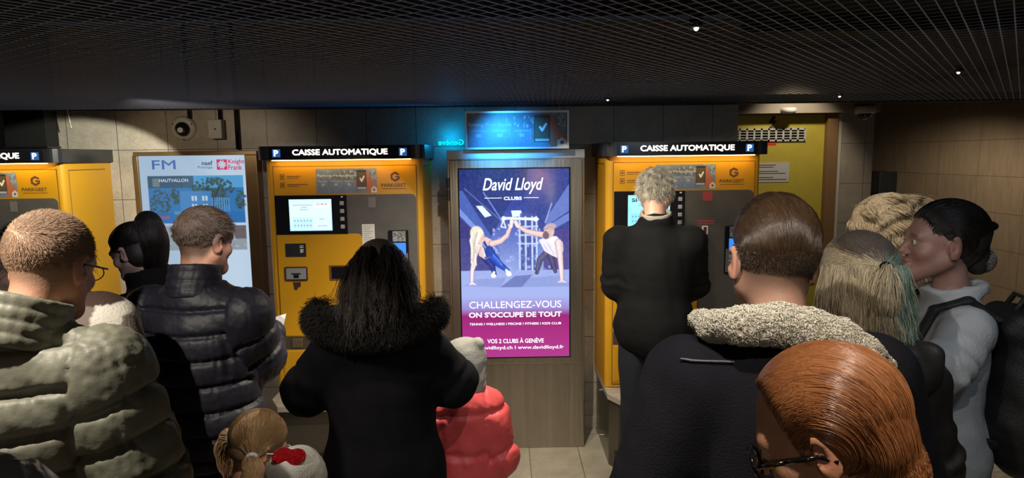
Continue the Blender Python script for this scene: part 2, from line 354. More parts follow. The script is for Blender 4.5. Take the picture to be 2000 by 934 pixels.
# ------------------------------------------------------------------ mesh ceiling: two families of thin blades
CZ = 2.165; CY0, CY1, CX0, CX1 = -2.6, 4.29, -4.9, 4.7
mesh_m = mat('ceiling_blades', (.36, .42, .58), .5)
def blades(ang, pitch, name, zlo, zhi, th, parent):
    bm = bmesh.new(); d = Vector((math.cos(ang), math.sin(ang))); nrm = Vector((-d.y, d.x)); c0 = Vector(((CX0+CX1)/2, (CY0+CY1)/2))
    k = int(7.5/pitch)
    for i in range(-k, k+1):
        p = c0+nrm*(i*pitch); ts = []
        for lo, hi, pc, dc in ((CX0, CX1, p.x, d.x), (CY0, CY1, p.y, d.y)):
            a, b = sorted(((lo-pc)/dc, (hi-pc)/dc)); ts.append((a, b))
        t0, t1 = max(t[0] for t in ts), min(t[1] for t in ts)
        if t1-t0 < .02: continue
        a, b = p+d*t0, p+d*t1; o = nrm*th/2
        v = [bm.verts.new((q.x+s*o.x, q.y+s*o.y, z)) for q in (a, b) for s in (-1, 1) for z in (zlo, zhi)]
        for f in ((0, 2, 6, 4), (1, 5, 7, 3), (0, 4, 5, 1), (2, 3, 7, 6)): bm.faces.new([v[j] for j in f])
    return bm_obj(name, bm, mesh_m, parent)
ce = tag(empty('ceiling_grille', (0, 0, 0)), 'dark blue-grey metal mesh ceiling of crossing blades over the hall', 'ceiling grille')
ce['kind'] = 'structure'; ce.name = 'ceiling_mesh'
blades(math.radians(52), .033, 'long_blades', CZ, CZ+.0022, .0030, ce)
blades(math.radians(-36), .05, 'cross_blades', CZ+.002, CZ+.0035, .0022, ce)
edge = box('edge_profile', CX0, CX1, 4.27, 4.30, CZ-.006, CZ+.05, mat('edge_black', (.008, .008, .009), .5), ce)
# fittings sitting in the mesh
for (px, py, y_) in ((1360, 48, None), (1872, 137, None), (1187, 192, None), (1640, 185, None)):
    d = CF + CR*((px-1000)/FPX) - CU*((py-467)/FPX); t = (CZ-EYE)/d.z; p = Vector((0, 0, EYE))+d*t
    e = tag(empty('downlight', (p.x, p.y, CZ)), {1360: 'tiny bright ceiling spot nearest the camera in the mesh', 1872: 'tiny ceiling spot at upper right of the mesh', 1187: 'tiny ceiling spot above the second machine near mesh edge', 1640: 'tiny ceiling spot in the mesh before the yellow door'}[px], 'light', 'tiny spots in the mesh ceiling')
    bm = bmesh.new(); lathe(bm, [(.012, -.008), (.016, -.004), (.016, .02), (.01, .02)], 16); bm_obj('housing', bm, M_DARK, e)
    bm = bmesh.new(); bmesh.ops.create_uvsphere(bm, u_segments=10, v_segments=6, radius=.006); bmesh.ops.translate(bm, verts=bm.verts, vec=(0, 0, -.009)); bm_obj('bulb', bm, emis('bulb', (1, .95, .85), 8 if px == 1360 else 3), e)

# ------------------------------------------------------------------ pay machines
def half_size(x): return (x[::2, ::2]+x[1::2, ::2]+x[::2, 1::2]+x[1::2, 1::2])/4
def ad_picture(w_=110, h_=44):
    p = Paint(w_*2, h_*2); p.a[:] = (.16, .22, .33); p.a += (p.noise(6, .12, 3)+p.noise(2.5, .06, 4))[..., None]
    p.mix(p.v > .5, (.13, .19, .30), .5); p.ell(.6, .25, .35, .22, (.06, .09, .14), .7, .6)
    r = random.Random(2)
    for i in range(46):
        x = .38+.6*r.random(); y = .08+.3*r.random(); p.line([(x, y), (x+r.uniform(-.01, .01), y+.05)], .006, (.45, .52, .62), .7)
    for i in range(14):
        x = .35+.3*r.random(); p.line([(x, .5), (x, .5+.4*r.random())], .006, (.3, .38, .48), .35)
    p.poly([(.8, .55), (.83, .12), (.86, .12), (.9, .4), (1, .75), (1, 1), (.84, 1), (.79, .8)], (.42, .13, .06), .95)
    p.poly([(.66, .5), (.68, .45), (.68, .85), (.65, .75)], (.42, .13, .06))
    p.rect(.67, .07, .83, .86, (.02, .02, .02)); p.rect(.68, .15, .82, .74, (.09, .075, .05)); p.rect(.68, .76, .82, .83, (.5, .5, .48))
    p.line([(.73, .42), (.75, .52), (.79, .33)], .011, (.85, .85, .82))
    for x in (.07, .28, .5):
        p.rect(x-.03, .5, x+.12, .53, (.4, .46, .55), .7); p.rect(x+.02, .6, x+.07, .7, (.45, .5, .58), .7)
    p.poly([(.9, 1), (.9, .82), (.95, .72), (1, .82), (1, 1)], (.6, .58, .55)); p.ell(.95, .87, .02, .05, (.1, .08, .08))
    return half_size(np.clip(p.a, 0, 1))
AD = ad_picture()
M_PRINT = vcol_mat('printed_picture', 0, .35)
M_SCREEN = vcol_mat('lit_screen', 1.35)
def logo_pg(bm, cx, cz, r, y):
    def hexp(rr, a0=30): return [(cx+rr*math.cos(math.radians(a0+60*k)), cz+rr*math.sin(math.radians(a0+60*k))) for k in range(6)]
    o, i = hexp(r), hexp(r*.55)
    for k in range(6):
        if k == 5: continue
        a = [o[k], o[(k+1) % 6], i[(k+1) % 6], i[k]]; prism(bm, a, y-.0008, y, 'y')
    prism(bm, [(cx, cz+.12*r), (cx+r*.8, cz+.12*r), (cx+r*.8, cz-.15*r), (cx, cz-.15*r)], y-.0009, y, 'y')
    prism(bm, [(cx+r*.55, cz+.12*r), (cx+r*.85, cz+.12*r), (cx+r*.85, cz-.5*r), (cx+r*.55, cz-.4*r)], y-.0010, y, 'y')
def pay_machine(x, label, variant):
    """local frame: x 0..0.9 along the front, y=0 the front face, +y into the wall, z from the floor"""
    W, FY = .905, 3.886; D = WY-FY; ZB, ZT = .45, 1.84
    r = tag(empty('pay_machine', (x, FY, 0)), label, 'pay machine', 'yellow automatic pay machines along the back wall')
    # cabinet: rounded vertical front corners
    def outline(x0, x1, y0, y1, rad):
        o = [(x1, y1), (x0, y1)]
        for i in range(7): t = math.radians(180+90*i/6); o.append((x0+rad+rad*math.cos(t), y0+rad+rad*math.sin(t)))
        for i in range(7): t = math.radians(270+90*i/6); o.append((x1-rad+rad*math.cos(t), y0+rad+rad*math.sin(t)))
        return o
    bm = bmesh.new(); prism(bm, outline(0, W, 0, D-.002, .03), ZB, ZT)
    bm_obj('body', bm, M_YEL, r)
    for sx in (-.0006, W-.0004):                         # door seams on both sides
        bm = bmesh.new(); bx(bm, sx, sx+.001, .05, D-.06, 1.792, 1.797); bx(bm, sx, sx+.001, .05, .054, ZB+.02, 1.793); bm_obj('side_seam', bm, M_INK, r)
    bm = bmesh.new(); prism(bm, outline(-.022, W+.022, -.075, D-.002, .05), ZT, 1.918); h = bm_obj('header', bm, M_HEAD, r)
    hw = W+.044
    box('header_face', .05, W-.05, -.0765, -.074, ZT+.004, 1.914, M_BLACK, h)
    text('lettering', 'CAISSE AUTOMATIQUE', .185, ZT+.021, -.079, .535, .036, M_LET, h, bold=.022)
    for k, cx in enumerate((.075, W-.115)):
        box('parking_sign', cx-.004, cx+.04, -.0785, -.0765, ZT+.016, ZT+.06, M_BLUE, h)
        text('parking_letter', 'P', cx+.004, ZT+.021, -.0795, .026, .035, M_LETW, h, bold=.04)
    lb = box('light_bar', .06, W-.06, -.062, -.03, ZT-.005, ZT-.001, emis('warm_bar', (1, .62, .2), 14), r)
    # front panels, proud of the body by a few millimetres
    F0, F1, F2 = -.004, -.007, -.011
    bm = bmesh.new(); prism(bm, [(.045, 1.80), (.045, .48), (.868, .48), (.868, 1.80)][::-1], F0, .001, 'y'); bm_obj('door_panel', bm, M_YEL, r)
    bm = bmesh.new()
    for (x0, x1, z0, z1) in ((.041, .045, .47, 1.804), (.868, .872, .47, 1.804), (.041, .872, 1.80, 1.804), (.041, .872, .465, .47)): bx(bm, x0, x1, -.0015, .0005, z0, z1)
    bm_obj('door_seam', bm, M_INK, r)
    bm = bmesh.new(); prism(bm, rrect(.047, .866, .83, 1.636, .03, (0, 0, 1, 0)), F1, F0, 'y'); bm_obj('grey_panel', bm, M_GREY, r)
    bm = bmesh.new(); prism(bm, rrect(.047, .545, .80, 1.408, .03, (0, 0, 1, 0)), F2, F1+.001, 'y'); bm_obj('lower_panel', bm, M_YEL, r)
    sp_ = box('screen_panel', .047, .462, F2-.001, F1, 1.406, 1.634, M_BLACK, r)
    # screen
    p = Paint(90, 70); p.a[:] = (.42, .72, .92); p.a += (.15*(1-p.v))[..., None]
    p.rect(.03, .1, .97, .97, (.62, .86, .97)); p.rect(.06, .57, .55, .93, (.42, .7, .86), .8); p.rect(.58, .12, .95, .3, (.7, .88, .95))
    rr = random.Random(5)
    for (x0, x1, y0) in ((.08, .55, .17), (.28, .42, .24), (.24, .44, .31), (.7, .82, .62), (.66, .88, .84)): p.rect(x0, y0, x1, y0+.025, (.12, .2, .3), .6)
    for k in range(5): p.rect(.66+k*.05, .14, .69+k*.05, .18, [(.6, .1, .1), (.7, .2, .2), (.1, .1, .1), (.2, .2, .2), (.5, .1, .1)][k], .9)
    for j in range(2):
        for k in range(6): p.ell(.12+k*.075, .68+j*.15, .018, .03, [(.5, .15, .3), (.1, .3, .4)][(k+j) % 2], .8, .5)
    if variant == 2: p.a[:] = p.a*(.55, .95, 1.0)
    raster('screen', p.a, .128, .374, 1.428, 1.612, F2-.0022, M_SCREEN, sp_)
    if variant == 2: text('screen_writing', 'SI', .15, 1.572, F2-.003, .03, .022, mat('teal_ink', (.02, .1, .15), .5), sp_, bold=.03)
    for k in range(4): box('button', .422, .446, F2-.004, F2, 1.575-k*.0455, 1.598-k*.0455, mat('grey_button', (.33, .33, .36), .4), sp_, .002)
    box('camera_dot', .43, .442, F2-.002, F2, 1.62, 1.628, M_WHITE, sp_)
    # top sticker picture, pictograms and logo
    ad = raster('advert_sticker', AD, .290, .640, 1.645, 1.787, F0-.001, M_PRINT, r)
    text('advert_writing', 'Parking Mont-Blanc', .298, 1.736, F0-.0016, .225, .018, M_PAPER, ad, bold=.01)
    bm = bmesh.new(); logo_pg(bm, .747, 1.737, .030, F0); lg = bm_obj('logo', bm, M_INK, r)
    text('lettering', 'PARKGEST', .665, 1.678, F0-.0008, .144, .020, M_INK, lg, bold=.02)
    box('underline', .67, .81, F0-.0006, F0, 1.666, 1.669, M_INK, lg)
    bm = bmesh.new()
    for k, cz in enumerate((1.742, 1.695)):
        for (x0, x1, z0, z1) in ((.082, .108, .012, .015), (.082, .108, -.015, -.012), (.082, .085, -.015, .015), (.105, .108, -.015, .015), (.09, .1, -.006, .006)): bx(bm, x0, x1, F0-.0008, F0, cz+z0, cz+z1)
        bx(bm, .122, .2+.04*k, F0-.0008, F0, cz+.001, cz+.005); bx(bm, .122, .19, F0-.0008, F0, cz-.009, cz-.006)
    bm_obj('pictograms', bm, M_INK, r)
    # slots on the yellow lower panel
    s = box('ticket_plate', .093, .214, F2-.003, F2, 1.275, 1.354, M_DARK, r, .002)
    bm = bmesh.new(); rr = random.Random(7)
    for a in range(5):
        for b in range(5):
            if rr.random() < .6: bx(bm, .18+a*.004, .184+a*.004, F2-.0036, F2-.003, 1.30+b*.004, 1.304+b*.004)
    bx(bm, .178, .2, F2-.0036, F2-.003, 1.338, 1.342); bx(bm, .178, .2, F2-.0036, F2-.003, 1.328, 1.333); bm_obj('print', bm, M_PAPER, s)
    s = box('card_slot', .083, .217, F2-.006, F2, 1.133, 1.217, mat('slot_rim', (.07, .035, .02), .4), r, .008)
    box('slot_face', .092, .208, F2-.009, F2-.005, 1.143, 1.208, mat('slot_steel', (.38, .40, .42), .3, metal=.4), s, .003)
    bm = bmesh.new(); bx(bm, .122, .178, F2-.0105, F2-.009, 1.172, 1.179); bx(bm, .136, .166, F2-.012, F2-.009, 1.152, 1.17); bm_obj('slot_mouth', bm, M_BLACK, s)
    bm = bmesh.new(); prism(bm, [(.127, 1.124), (.174, 1.124), (.170, 1.095), (.155, 1.093), (.150, 1.078), (.133, 1.078), (.131, 1.10)][::-1], F2-.002, F2, 'y'); bm_obj('coin_symbol', bm, mat('brown_ink', (.05, .02, .01), .5), r)
    s = box('change_tray', .345, .492, F2-.004, F2, 1.132, 1.222, mat('tray_rim', (.14, .06, .02), .4), r)
    box('tray_hole', .357, .482, F2-.005, F2-.003, 1.142, 1.214, M_BLACK, s)
    # grey side: receipt slot, paper sheet, card reader
    if variant == 2:
        box('red_square', .567, .622, F1-.001, F1, 1.574, 1.627, mat('red_patch', (.35, .05, .05), .5), r)
        bm = bmesh.new(); bx(bm, .53, .64, F1-.001, F1, 1.452, 1.458); bx(bm, .545, .635, F1-.001, F1, 1.438, 1.443); bm_obj('red_print', bm, M_RED, r)
        s = box('coin_slot', .565, .603, F1-.006, F1, 1.376, 1.428, M_PAPER, r, .004); box('slot_mouth', .575, .592, F1-.007, F1-.005, 1.384, 1.42, mat('slot_red', (.12, .02, .02), .4), s)
        zc = 0.
    else:
        box('receipt_window', .588, .63, F1-.002, F1, 1.56, 1.62, mat('grey_plate', (.16, .15, .14), .4), r)
        pp = box('paper_sheet', .545, .618, F1-.0025, F1, 1.34, 1.462, M_PAPER, r)
        bm = bmesh.new()
        for k in range(10): bx(bm, .553, .61-.012*(k % 3), F1-.0032, F1-.0025, 1.45-k*.011, 1.453-k*.011)
        bm_obj('writing', bm, mat('grey_ink', (.25, .25, .25), .5), pp); zc = 0.
    cr_ = box('card_reader', .70, .815, F1-.018, F1, 1.14, 1.425, M_BLACK, r, .004)
    box('reader_bezel', .705, .811, F1-.020, F1-.017, 1.152, 1.29, mat('bezel_grey', (.12, .12, .12), .35), cr_)
    box('display', .723, .80, F1-.022, F1-.019, 1.285, 1.352, emis('display_blue', (.03, .25, .9), 1.1), cr_)
    box('card_picture', .725, .80, F1-.020, F1-.017, 1.36, 1.42, mat('grey_picture', (.2, .2, .2), .4, noise=.9, nscale=90), cr_)
    for a in range(3):
        for b in range(4): box('key', .725+a*.026, .745+a*.026, F1-.024, F1-.019, 1.16+b*.026, 1.178+b*.026, mat('key_grey', (.3, .3, .3), .4), cr_)
    text('reader_writing', 'CB', .72, 1.105, F1-.0008, .05, .018, mat('brown_print', (.14, .07, .05), .5), r)
    # service strip and lower door
    box('recess_strip', .047, .866, -.0045, -.001, .714, .793, mat('strip_brown', (.06, .045, .03), .4), r)
    box('coin_cup', .10, .17, -.014, -.004, .725, .785, mat('cup_brown', (.10, .07, .04), .35), r, .008)
    bm = bmesh.new(); bx(bm, .05, .864, F1, F0+.003, .49, .706, .003); bm_obj('lower_door', bm, M_YEL, r)
    # plinth with chamfered stone shelf
    pl = tag(empty('plinth', (x, FY, 0)), {0: 'dark plinth with stone shelf under the leftmost pay machine', 1: 'dark plinth with pale stone shelf behind the pigtailed girl', 2: 'dark plinth with chamfered stone shelf under the rightmost pay machine'}[variant], 'plinth', 'plinths under the pay machines')
    def ch(x0, x1, y0, y1, c): return [(x1, y1), (x0, y1), (x0, y0+c*1.6), (x0+c*.9, y0), (x1-c*.9, y0), (x1, y0+c*1.6)]
    bm = bmesh.new(); prism(bm, ch(.0, W, -.235, D-.03, .08), .415, .445); bm_obj('shelf', bm, M_SLAB, pl)
    bm = bmesh.new(); prism(bm, ch(.012, W-.012, -.17, D-.03, .05), 0, .415); bm_obj('base', bm, mat('plinth_metal', (.16, .145, .12), .28, metal=.8), pl)
    bm = bmesh.new(); prism(bm, ch(.03, W-.03, -.215, -.165, .02), 0.0, .12); bm_obj('kick_step', bm, M_DARK, pl)
    for z in (.36, .06): bm = bmesh.new(); cyl(bm, (.02, .2, z), (-.004, .2, z), .008); bm_obj('bolt', bm, M_STEEL, pl)
    return r
pay_machine(-1.372-.008, 'yellow pay machine behind the black fur coat woman, with paper sheet', 1)
pay_machine(.592, 'yellow pay machine used by the white-haired man, red square sticker', 2)
pay_machine(-3.45, 'yellow pay machine at far left edge, brightly lit side panel', 0)

# ------------------------------------------------------------------ lit advertising kiosk
KX, KY = -.345, 4.04; KW, KH = .832, 1.885
k = tag(empty('advertising_kiosk', (KX, KY, 0)), 'brushed steel kiosk with lit fitness club poster between pay machines', 'kiosk')
bm = bmesh.new(); bx(bm, 0, KW, 0, WY-KY-.002, 0, KH, .004)
bm_obj('body', bm, M_STEEL, k)
box('fascia', .002, KW-.002, -.008, 0, KH-.052, KH-.002, mat('fascia_steel', (.55, .55, .55), .35, metal=.9), k)
d_ = box('door', .016, KW-.018, -.02, 0, .56, KH-.058, M_STEEL, k, .004)
bm = bmesh.new()
for z in (1.62, 1.69): cyl(bm, (.006, -.018, z-.03), (.006, -.018, z+.03), .012)
bm_obj('hinge', bm, M_DARK, d_)
bm = bmesh.new(); sx0, sx1, sz0, sz1 = .073, .735, .607, 1.77
bx(bm, sx0-.008, sx1+.008, -.024, -.019, sz0-.008, sz1+.008); bm_obj('screen_rim', bm, M_BLACK, d_)
P = Paint(424, 732)
sky = np.array([(.02, .035, .16), (.05, .09, .38), (.16, .22, .55), (.36, .44, .74), (.42, .48, .78), (.36, .30, .62), (.36, .03, .22), (.42, .04, .26), (.44, .06, .30)])
pos = [0, .2, .35, .55, .66, .735, .775, .87, 1]
for c in range(3): P.a[..., c] = np.interp(P.v, pos, sky[:, c])
P.poly([(0, 0), (.62, 0), (.28, .36), (0, .36)], (.03, .055, .24), .75)
P.poly([(0, .11), (.03, .11), (.36, .42), (.36, .47), (0, .24)], (.12, .2, .55), .8)
P.poly([(0, .20), (0, .25), (.3, .42), (.34, .42)], (.3, .42, .8), .7)
P.poly([(0, .24), (.32, .43), (.32, .53), (0, .53)], (.07, .06, .25), .85)
P.poly([(.62, 0), (1, 0), (1, .3), (.7, .36), (.6, .3)], (.06, .09, .33), .9)
P.poly([(.80, .25), (1, .08), (1, .22), (.78, .3)], (.2, .28, .62), .85); P.poly([(1, .23), (1, .27), (.78, .34), (.76, .31)], (.22, .3, .65), .9)
P.poly([(.78, .33), (1, .3), (1, .53), (.76, .53)], (.10, .07, .28), .85)
P.glow(.72, .04, .12, .08, (.22, .10, .02)); P.glow(.83, .12, .05, .07, (.10, .08, .03))
P.line([(.22, .12), (.42, .3)], .006, (.25, .35, .75), .8); P.line([(.05, .1), (.4, .28)], .004, (.3, .4, .8), .5); P.line([(.84, .18), (.78, .28)], .006, (.4, .5, .85), .8)
P.poly([(.15, .19), (.21, .19), (.29, .24), (.23, .25)], (.75, .85, 1)); P.poly([(.47, .215), (.56, .215), (.57, .245), (.48, .25)], (.75, .85, 1))
P.rect(.55, .23, .7, .53, (.10, .13, .38), .9)
for x in (.545, .60, .66, .70): P.line([(x, .25), (x, .53)], .008, (.62, .72, .95), .9)
for y in (.26, .30, .345, .39): P.line([(.54, y), (.71, y)], .007, (.6, .7, .95), .85)
P.line([(.40, .255), (.71, .262)], .012, (.75, .82, 1)); P.ell(.4, .257, .02, .012, (.85, .9, 1)); P.ell(.69, .262, .02, .012, (.85, .9, 1)); P.line([(.40, .26), (.375, .30), (.42, .305), (.40, .27)], .005, (.8, .85, 1))
r_ = random.Random(9)
for i in range(60): x, y = .3+.55*r_.random(), .3+.22*r_.random(); P.ell(x, y, .006+.012*r_.random(), .004+.006*r_.random(), (.55, .62, .95), .55, .6)
for i in range(14): x, y = .3+.5*r_.random(), .44+.08*r_.random(); P.line([(x, y), (x+r_.uniform(-.1, .1), y+r_.uniform(-.04, .04))], .005, (.3, .4, .75), .7)
P.poly([(0, .53), (1, .53), (1, .68), (0, .68)], (.40, .47, .78), .55)
P.poly([(.02, .61), (.14, .575), (.42, .57), (.36, .62)], (.30, .37, .66), .8); P.poly([(.58, .575), (.9, .56), (1, .6), (1, .62), (.56, .62)], (.30, .37, .66), .8); P.poly([(.36, .62), (.5, .56), (.66, .555), (.56, .62)], (.16, .2, .46), .8)
# two athletes in a plank giving a high five: limbs drawn with a darker rim and a lit core
def limb(pts, wd, c, w1=None, rim=(.30, .20, .36)):
    w1 = wd if w1 is None else w1
    P.line(pts, wd+.005, rim, .8, w1+.004); P.line(pts, wd, c, 1, w1); q = [(x-.004, y-.003) for x, y in pts]; P.line(q, wd*.45, tuple(min(1, v*1.12+.05) for v in c), .75, w1*.4)
SK = (.78, .58, .56)
limb([(.22, .46), (.29, .505), (.31, .55)], .028, (.02, .05, .30), .015, (.0, .02, .12)); limb([(.26, .43), (.35, .495), (.43, .53)], .040, (.02, .10, .52), .017, (0, .03, .2))
P.line([(.29, .44), (.38, .50)], .006, (.2, .4, .9), .6)
P.ell(.44, .548, .024, .014, (.9, .95, 1)); P.line([(.42, .53), (.455, .553)], .012, (.85, .9, 1)); P.ell(.30, .558, .024, .011, (.85, .9, 1)); P.line([(.305, .54), (.29, .558)], .011, (.8, .88, 1))
P.poly([(.17, .36), (.24, .352), (.30, .372), (.31, .42), (.29, .455), (.22, .47), (.17, .45)], SK); P.poly([(.20, .385), (.225, .37), (.25, .40), (.285, .39), (.31, .42), (.29, .455), (.22, .468)], (.04, .10, .42)); P.line([(.205, .385), (.23, .41)], .004, (.9, .9, 1), .6)
limb([(.29, .388), (.37, .375), (.43, .345), (.462, .30)], .024, SK, .013)
for k in range(4): P.line([(.458+.006*k, .302), (.462+.008*k, .268-.004*(k in (1, 2)))], .0045, (.92, .78, .75))
P.line([(.455, .305), (.443, .288)], .005, (.9, .75, .72))
limb([(.165, .40), (.125, .46), (.105, .53), (.10, .588)], .022, (.84, .70, .70), .012)
for k in range(4): P.line([(.10, .592), (.075+.02*k, .604)], .005, (.86, .74, .74))
P.ell(.188, .345, .032, .028, (.80, .58, .52)); P.ell(.21, .352, .010, .006, (.72, .48, .45), .8); P.line([(.185, .341), (.20, .342)], .003, (.1, .08, .15), .8); P.line([(.195, .362), (.207, .361)], .003, (.6, .2, .25), .8)
P.ell(.150, .330, .058, .036, (.80, .74, .62)); rr_ = random.Random(4)
for k in range(46):
    x = .10+.085*rr_.random(); s_ = rr_.uniform(-.012, .012); t_ = rr_.choice([(.95, .90, .80), (.80, .72, .60), (1, .97, .92), (.60, .54, .52)]); P.line([(x+.01, .315+.02*rr_.random()), (x-.012, .37), (.105+.03*rr_.random()+s_, .43+.09*rr_.random())], .0042, t_, .85)
for k in range(14):
    x = .17+.03*rr_.random(); P.line([(x, .315), (x+.012, .33)], .004, (.9, .84, .72), .8); P.line([(.175, .37), (.195+.02*rr_.random(), .42), (.20+.03*rr_.random(), .455)], .004, rr_.choice([(.92, .87, .78), (.7, .62, .55)]), .8)
# the man on the right
limb([(.80, .44), (.73, .475), (.705, .53)], .034, (.13, .12, .24), .018, (.03, .03, .1)); limb([(.83, .455), (.845, .49), (.865, .53)], .028, (.10, .09, .20), .015, (.03, .03, .1)); P.ell(.70, .545, .02, .010, (.12, .12, .2)); P.ell(.872, .54, .018, .010, (.12, .12, .2))
P.poly([(.72, .372), (.80, .352), (.88, .352), (.94, .385), (.945, .43), (.92, .475), (.84, .455), (.77, .43)], (.80, .77, .86)); P.poly([(.80, .36), (.87, .356), (.93, .39), (.93, .43), (.85, .41)], (.95, .92, .97))
for (x0, y0, x1, y1) in ((.80, .39, .86, .45), (.86, .38, .90, .46), (.77, .40, .80, .43), (.91, .40, .92, .46)): P.line([(x0, y0), (x1, y1)], .004, (.55, .52, .68), .8)
limb([(.80, .348), (.70, .338), (.61, .325), (.535, .30)], .026, SK, .014)
for k in range(4): P.line([(.536-.006*k, .302), (.522-.010*k, .272-.004*(k in (1, 2)))], .0045, (.9, .76, .74))
P.line([(.54, .30), (.553, .284)], .005, (.88, .73, .7))
limb([(.90, .385), (.915, .46), (.925, .53), (.93, .582)], .028, (.80, .64, .64), .014)
for k in range(4): P.line([(.93, .586), (.90+.024*k, .598)], .0055, (.82, .68, .68))
P.ell(.815, .325, .048, .036, (.70, .52, .50)); P.ell(.785, .348, .030, .020, (.24, .17, .22)); P.ell(.835, .300, .045, .016, (.55, .44, .48)); P.line([(.775, .328), (.79, .327)], .003, (.08, .06, .1)); P.ell(.845, .335, .010, .010, (.78, .56, .54)); P.line([(.77, .315), (.80, .312)], .003, (.15, .1, .15), .8)
P.a += (P.noise(6, .04, 5)*(P.v < .6))[..., None]
scr = raster('screen', half_size(np.clip(P.a, 0, 1)**1.25), sx0, sx1, sz0, sz1, -.0245, vcol_mat('kiosk_screen', 1.25), d_)
def kt(s, px0, px1, py0, py1, **kw):
    U = lambda px, py: at(px, py, KY-.025)
    a, b = U(px0, py1), U(px1, py0); text('lettering', s, a.x-KX, a.z, -.0256, b.x-a.x, abs(b.z-a.z), emis('screen_white', (.95, .97, 1), 1.5), scr, **kw)
kt('David Lloyd', 943, 1061, 347, 380, bold=.012, shear=.3)
kt('CLUBS', 984, 1019, 384, 391, bold=.03)
box('rule', at(946, 388, KY-.025).x-KX, at(980, 388, KY-.025).x-KX, -.0256, -.025, 1.595, 1.598, MATS['screen_white'], scr)
box('rule', at(1023, 388, KY-.025).x-KX, at(1052, 388, KY-.025).x-KX, -.0256, -.025, 1.595, 1.598, MATS['screen_white'], scr)
kt('CHALLENGEZ-VOUS', 917, 1096, 587, 603, bold=-.004)
kt("ON S'OCCUPE DE TOUT", 916, 1097, 608, 621, bold=.025)
kt('TENNIS I WELLNESS I PISCINE I FITNESS I KIDS CLUB', 917, 1096, 629, 636, bold=.01)
kt('VOS 2 CLUBS À GENÈVE', 952, 1062, 659, 671, bold=.015)
kt('davidlloyd.ch I www.davidlloyd.fr', 938, 1101, 674, 685, bold=.01)

# hanging sign above the kiosk
A, B = at(908, 218, 3.95), at(1111, 290, 3.95)
sg = tag(empty('hanging_sign', (A.x, 3.95, B.z)), 'blue framed car park sign hanging by wires above the kiosk', 'sign')
w_, h_ = B.x-A.x, A.z-B.z; t_ = .011
bm = bmesh.new()
for q in ((0, w_, 0, t_), (0, w_, h_-t_, h_), (0, t_, t_, h_-t_), (w_-t_, w_, t_, h_-t_)): bx(bm, q[0], q[1], -.012, .012, q[2], q[3])
bm_obj('frame', bm, mat('sign_frame', (.5, .55, .6), .35, metal=.6), sg)
box('back_board', t_, w_-t_, 0, .008, t_, h_-t_, M_DARK, sg)
pic = raster('picture', ad_picture(200, 76), t_, w_-t_, t_, h_-t_, -.001, M_PRINT, sg)
text('lettering', 'Parking Mont-Blanc', .018, .128, -.0025, .235, .026, mat('white_print', (.9, .9, .9), .6), pic, bold=.005)
bm = bmesh.new()
for xw in (.05, w_-.05): tube(bm, [(xw, 0, h_-.02), (xw-.006, 0, h_+.02), (xw, 0, CZ+.004-B.z)], .0015, 6)
bm_obj('wires', bm, M_STEEL, sg)
tag(text('reflected_letters', 'Genève', at(906, 283, WY).x, at(906, 283, WY-.01).z, WY-.008, .165, .034, emis('cyan_reflection', (.0, .75, 1), 2.2), bold=.0, mirror=True), 'small cyan reflection of a neon word on wall left of the hanging sign', 'reflection')  # glowing letters stand in for a neon sign's reflection in the wall
l = bpy.data.lights.new('fill_glow', 'POINT'); l.energy = 1.3; l.color = (0, .40, 1); l.shadow_soft_size = .05  # added point light for the blue glow around the reflected letters
o = bpy.data.objects.new('fill_glow', l); COL.objects.link(o); o.location = (-.34, WY-.09, 1.96)

# ------------------------------------------------------------------ light box with the property poster
A, B = at(262, 297, 4.28), at(493, 297, 4.28); fx0, fx1, fz1, fz0 = A.x, B.x+.03, 1.90, .82; FW, FH = fx1-fx0, fz1-fz0
lb = tag(empty('light_box', (fx0, 4.28, fz0)), 'bronze framed lit poster box for a property firm on the wall', 'light box')
bm = bmesh.new(); t_ = .026
for q in ((0, FW, 0, t_), (0, FW, FH-t_, FH), (0, t_, t_, FH-t_), (FW-t_-.05, FW, t_, FH-t_)): bx(bm, q[0], q[1], -.02, WY-4.28-.002, q[2], q[3], .003)
bm_obj('frame', bm, M_BRASS, lb)
box('housing', .01, FW-.01, .005, WY-4.28-.003, .01, FH-.01, M_DARK, lb)
p = Paint(400, 560); p.a[:] = (.40, .55, .72); p.a += (.16*np.exp(-((p.u-.85)/.3)**2)+.05*p.v)[..., None]
p.rect(.07, .125, .965, .42, (.04, .20, .50)); p.rect(.4, .125, .965, .2, (.10, .38, .72))
p.rect(.07, .125, .5, .2, (.05, .10, .16), .9); p.rect(.115, .14, .18, .19, (.16, .24, .26))
rr = random.Random(3)
for (cx, cy, rx, ry, n_) in ((.17, .3, .10, .09, 90), (.32, .25, .045, .05, 40), (.68, .2, .2, .06, 200), (.66, .27, .17, .06, 90), (.93, .27, .05, .06, 50)):
    for i in range(n_):
        a, q = rr.random()*6.28, rr.random()**.5; p.ell(cx+rx*q*math.cos(a), cy+ry*q*math.sin(a), .012, .007, (.03+.05*rr.random(), .07+.06*rr.random(), .06+.04*rr.random()), .8, .5)
p.line([(.67, .36), (.67, .26), (.62, .2)], .008, (.05, .05, .05)); p.line([(.67, .28), (.74, .2)], .005, (.05, .05, .05))
p.rect(.36, .22, .66, .35, (.07, .26, .58), .9)
for k in range(8): p.rect(.66+k*.022, .26, .67+k*.022, .35, (.15, .4, .75), .8)
for x in (.47, .5, .57, .6): p.rect(x, .25, x+.02, .28, (.5, .7, .9)); p.rect(x, .3, x+.02, .33, (.45, .65, .85))
p.rect(.07, .35, .965, .42, (.03, .17, .46), .8); p.rect(.15, .375, .25, .39, (.4, .1, .2), .7); p.poly([(.3, .345), (.55, .34), (.6, .36), (.3, .365)], (.1, .3, .55))
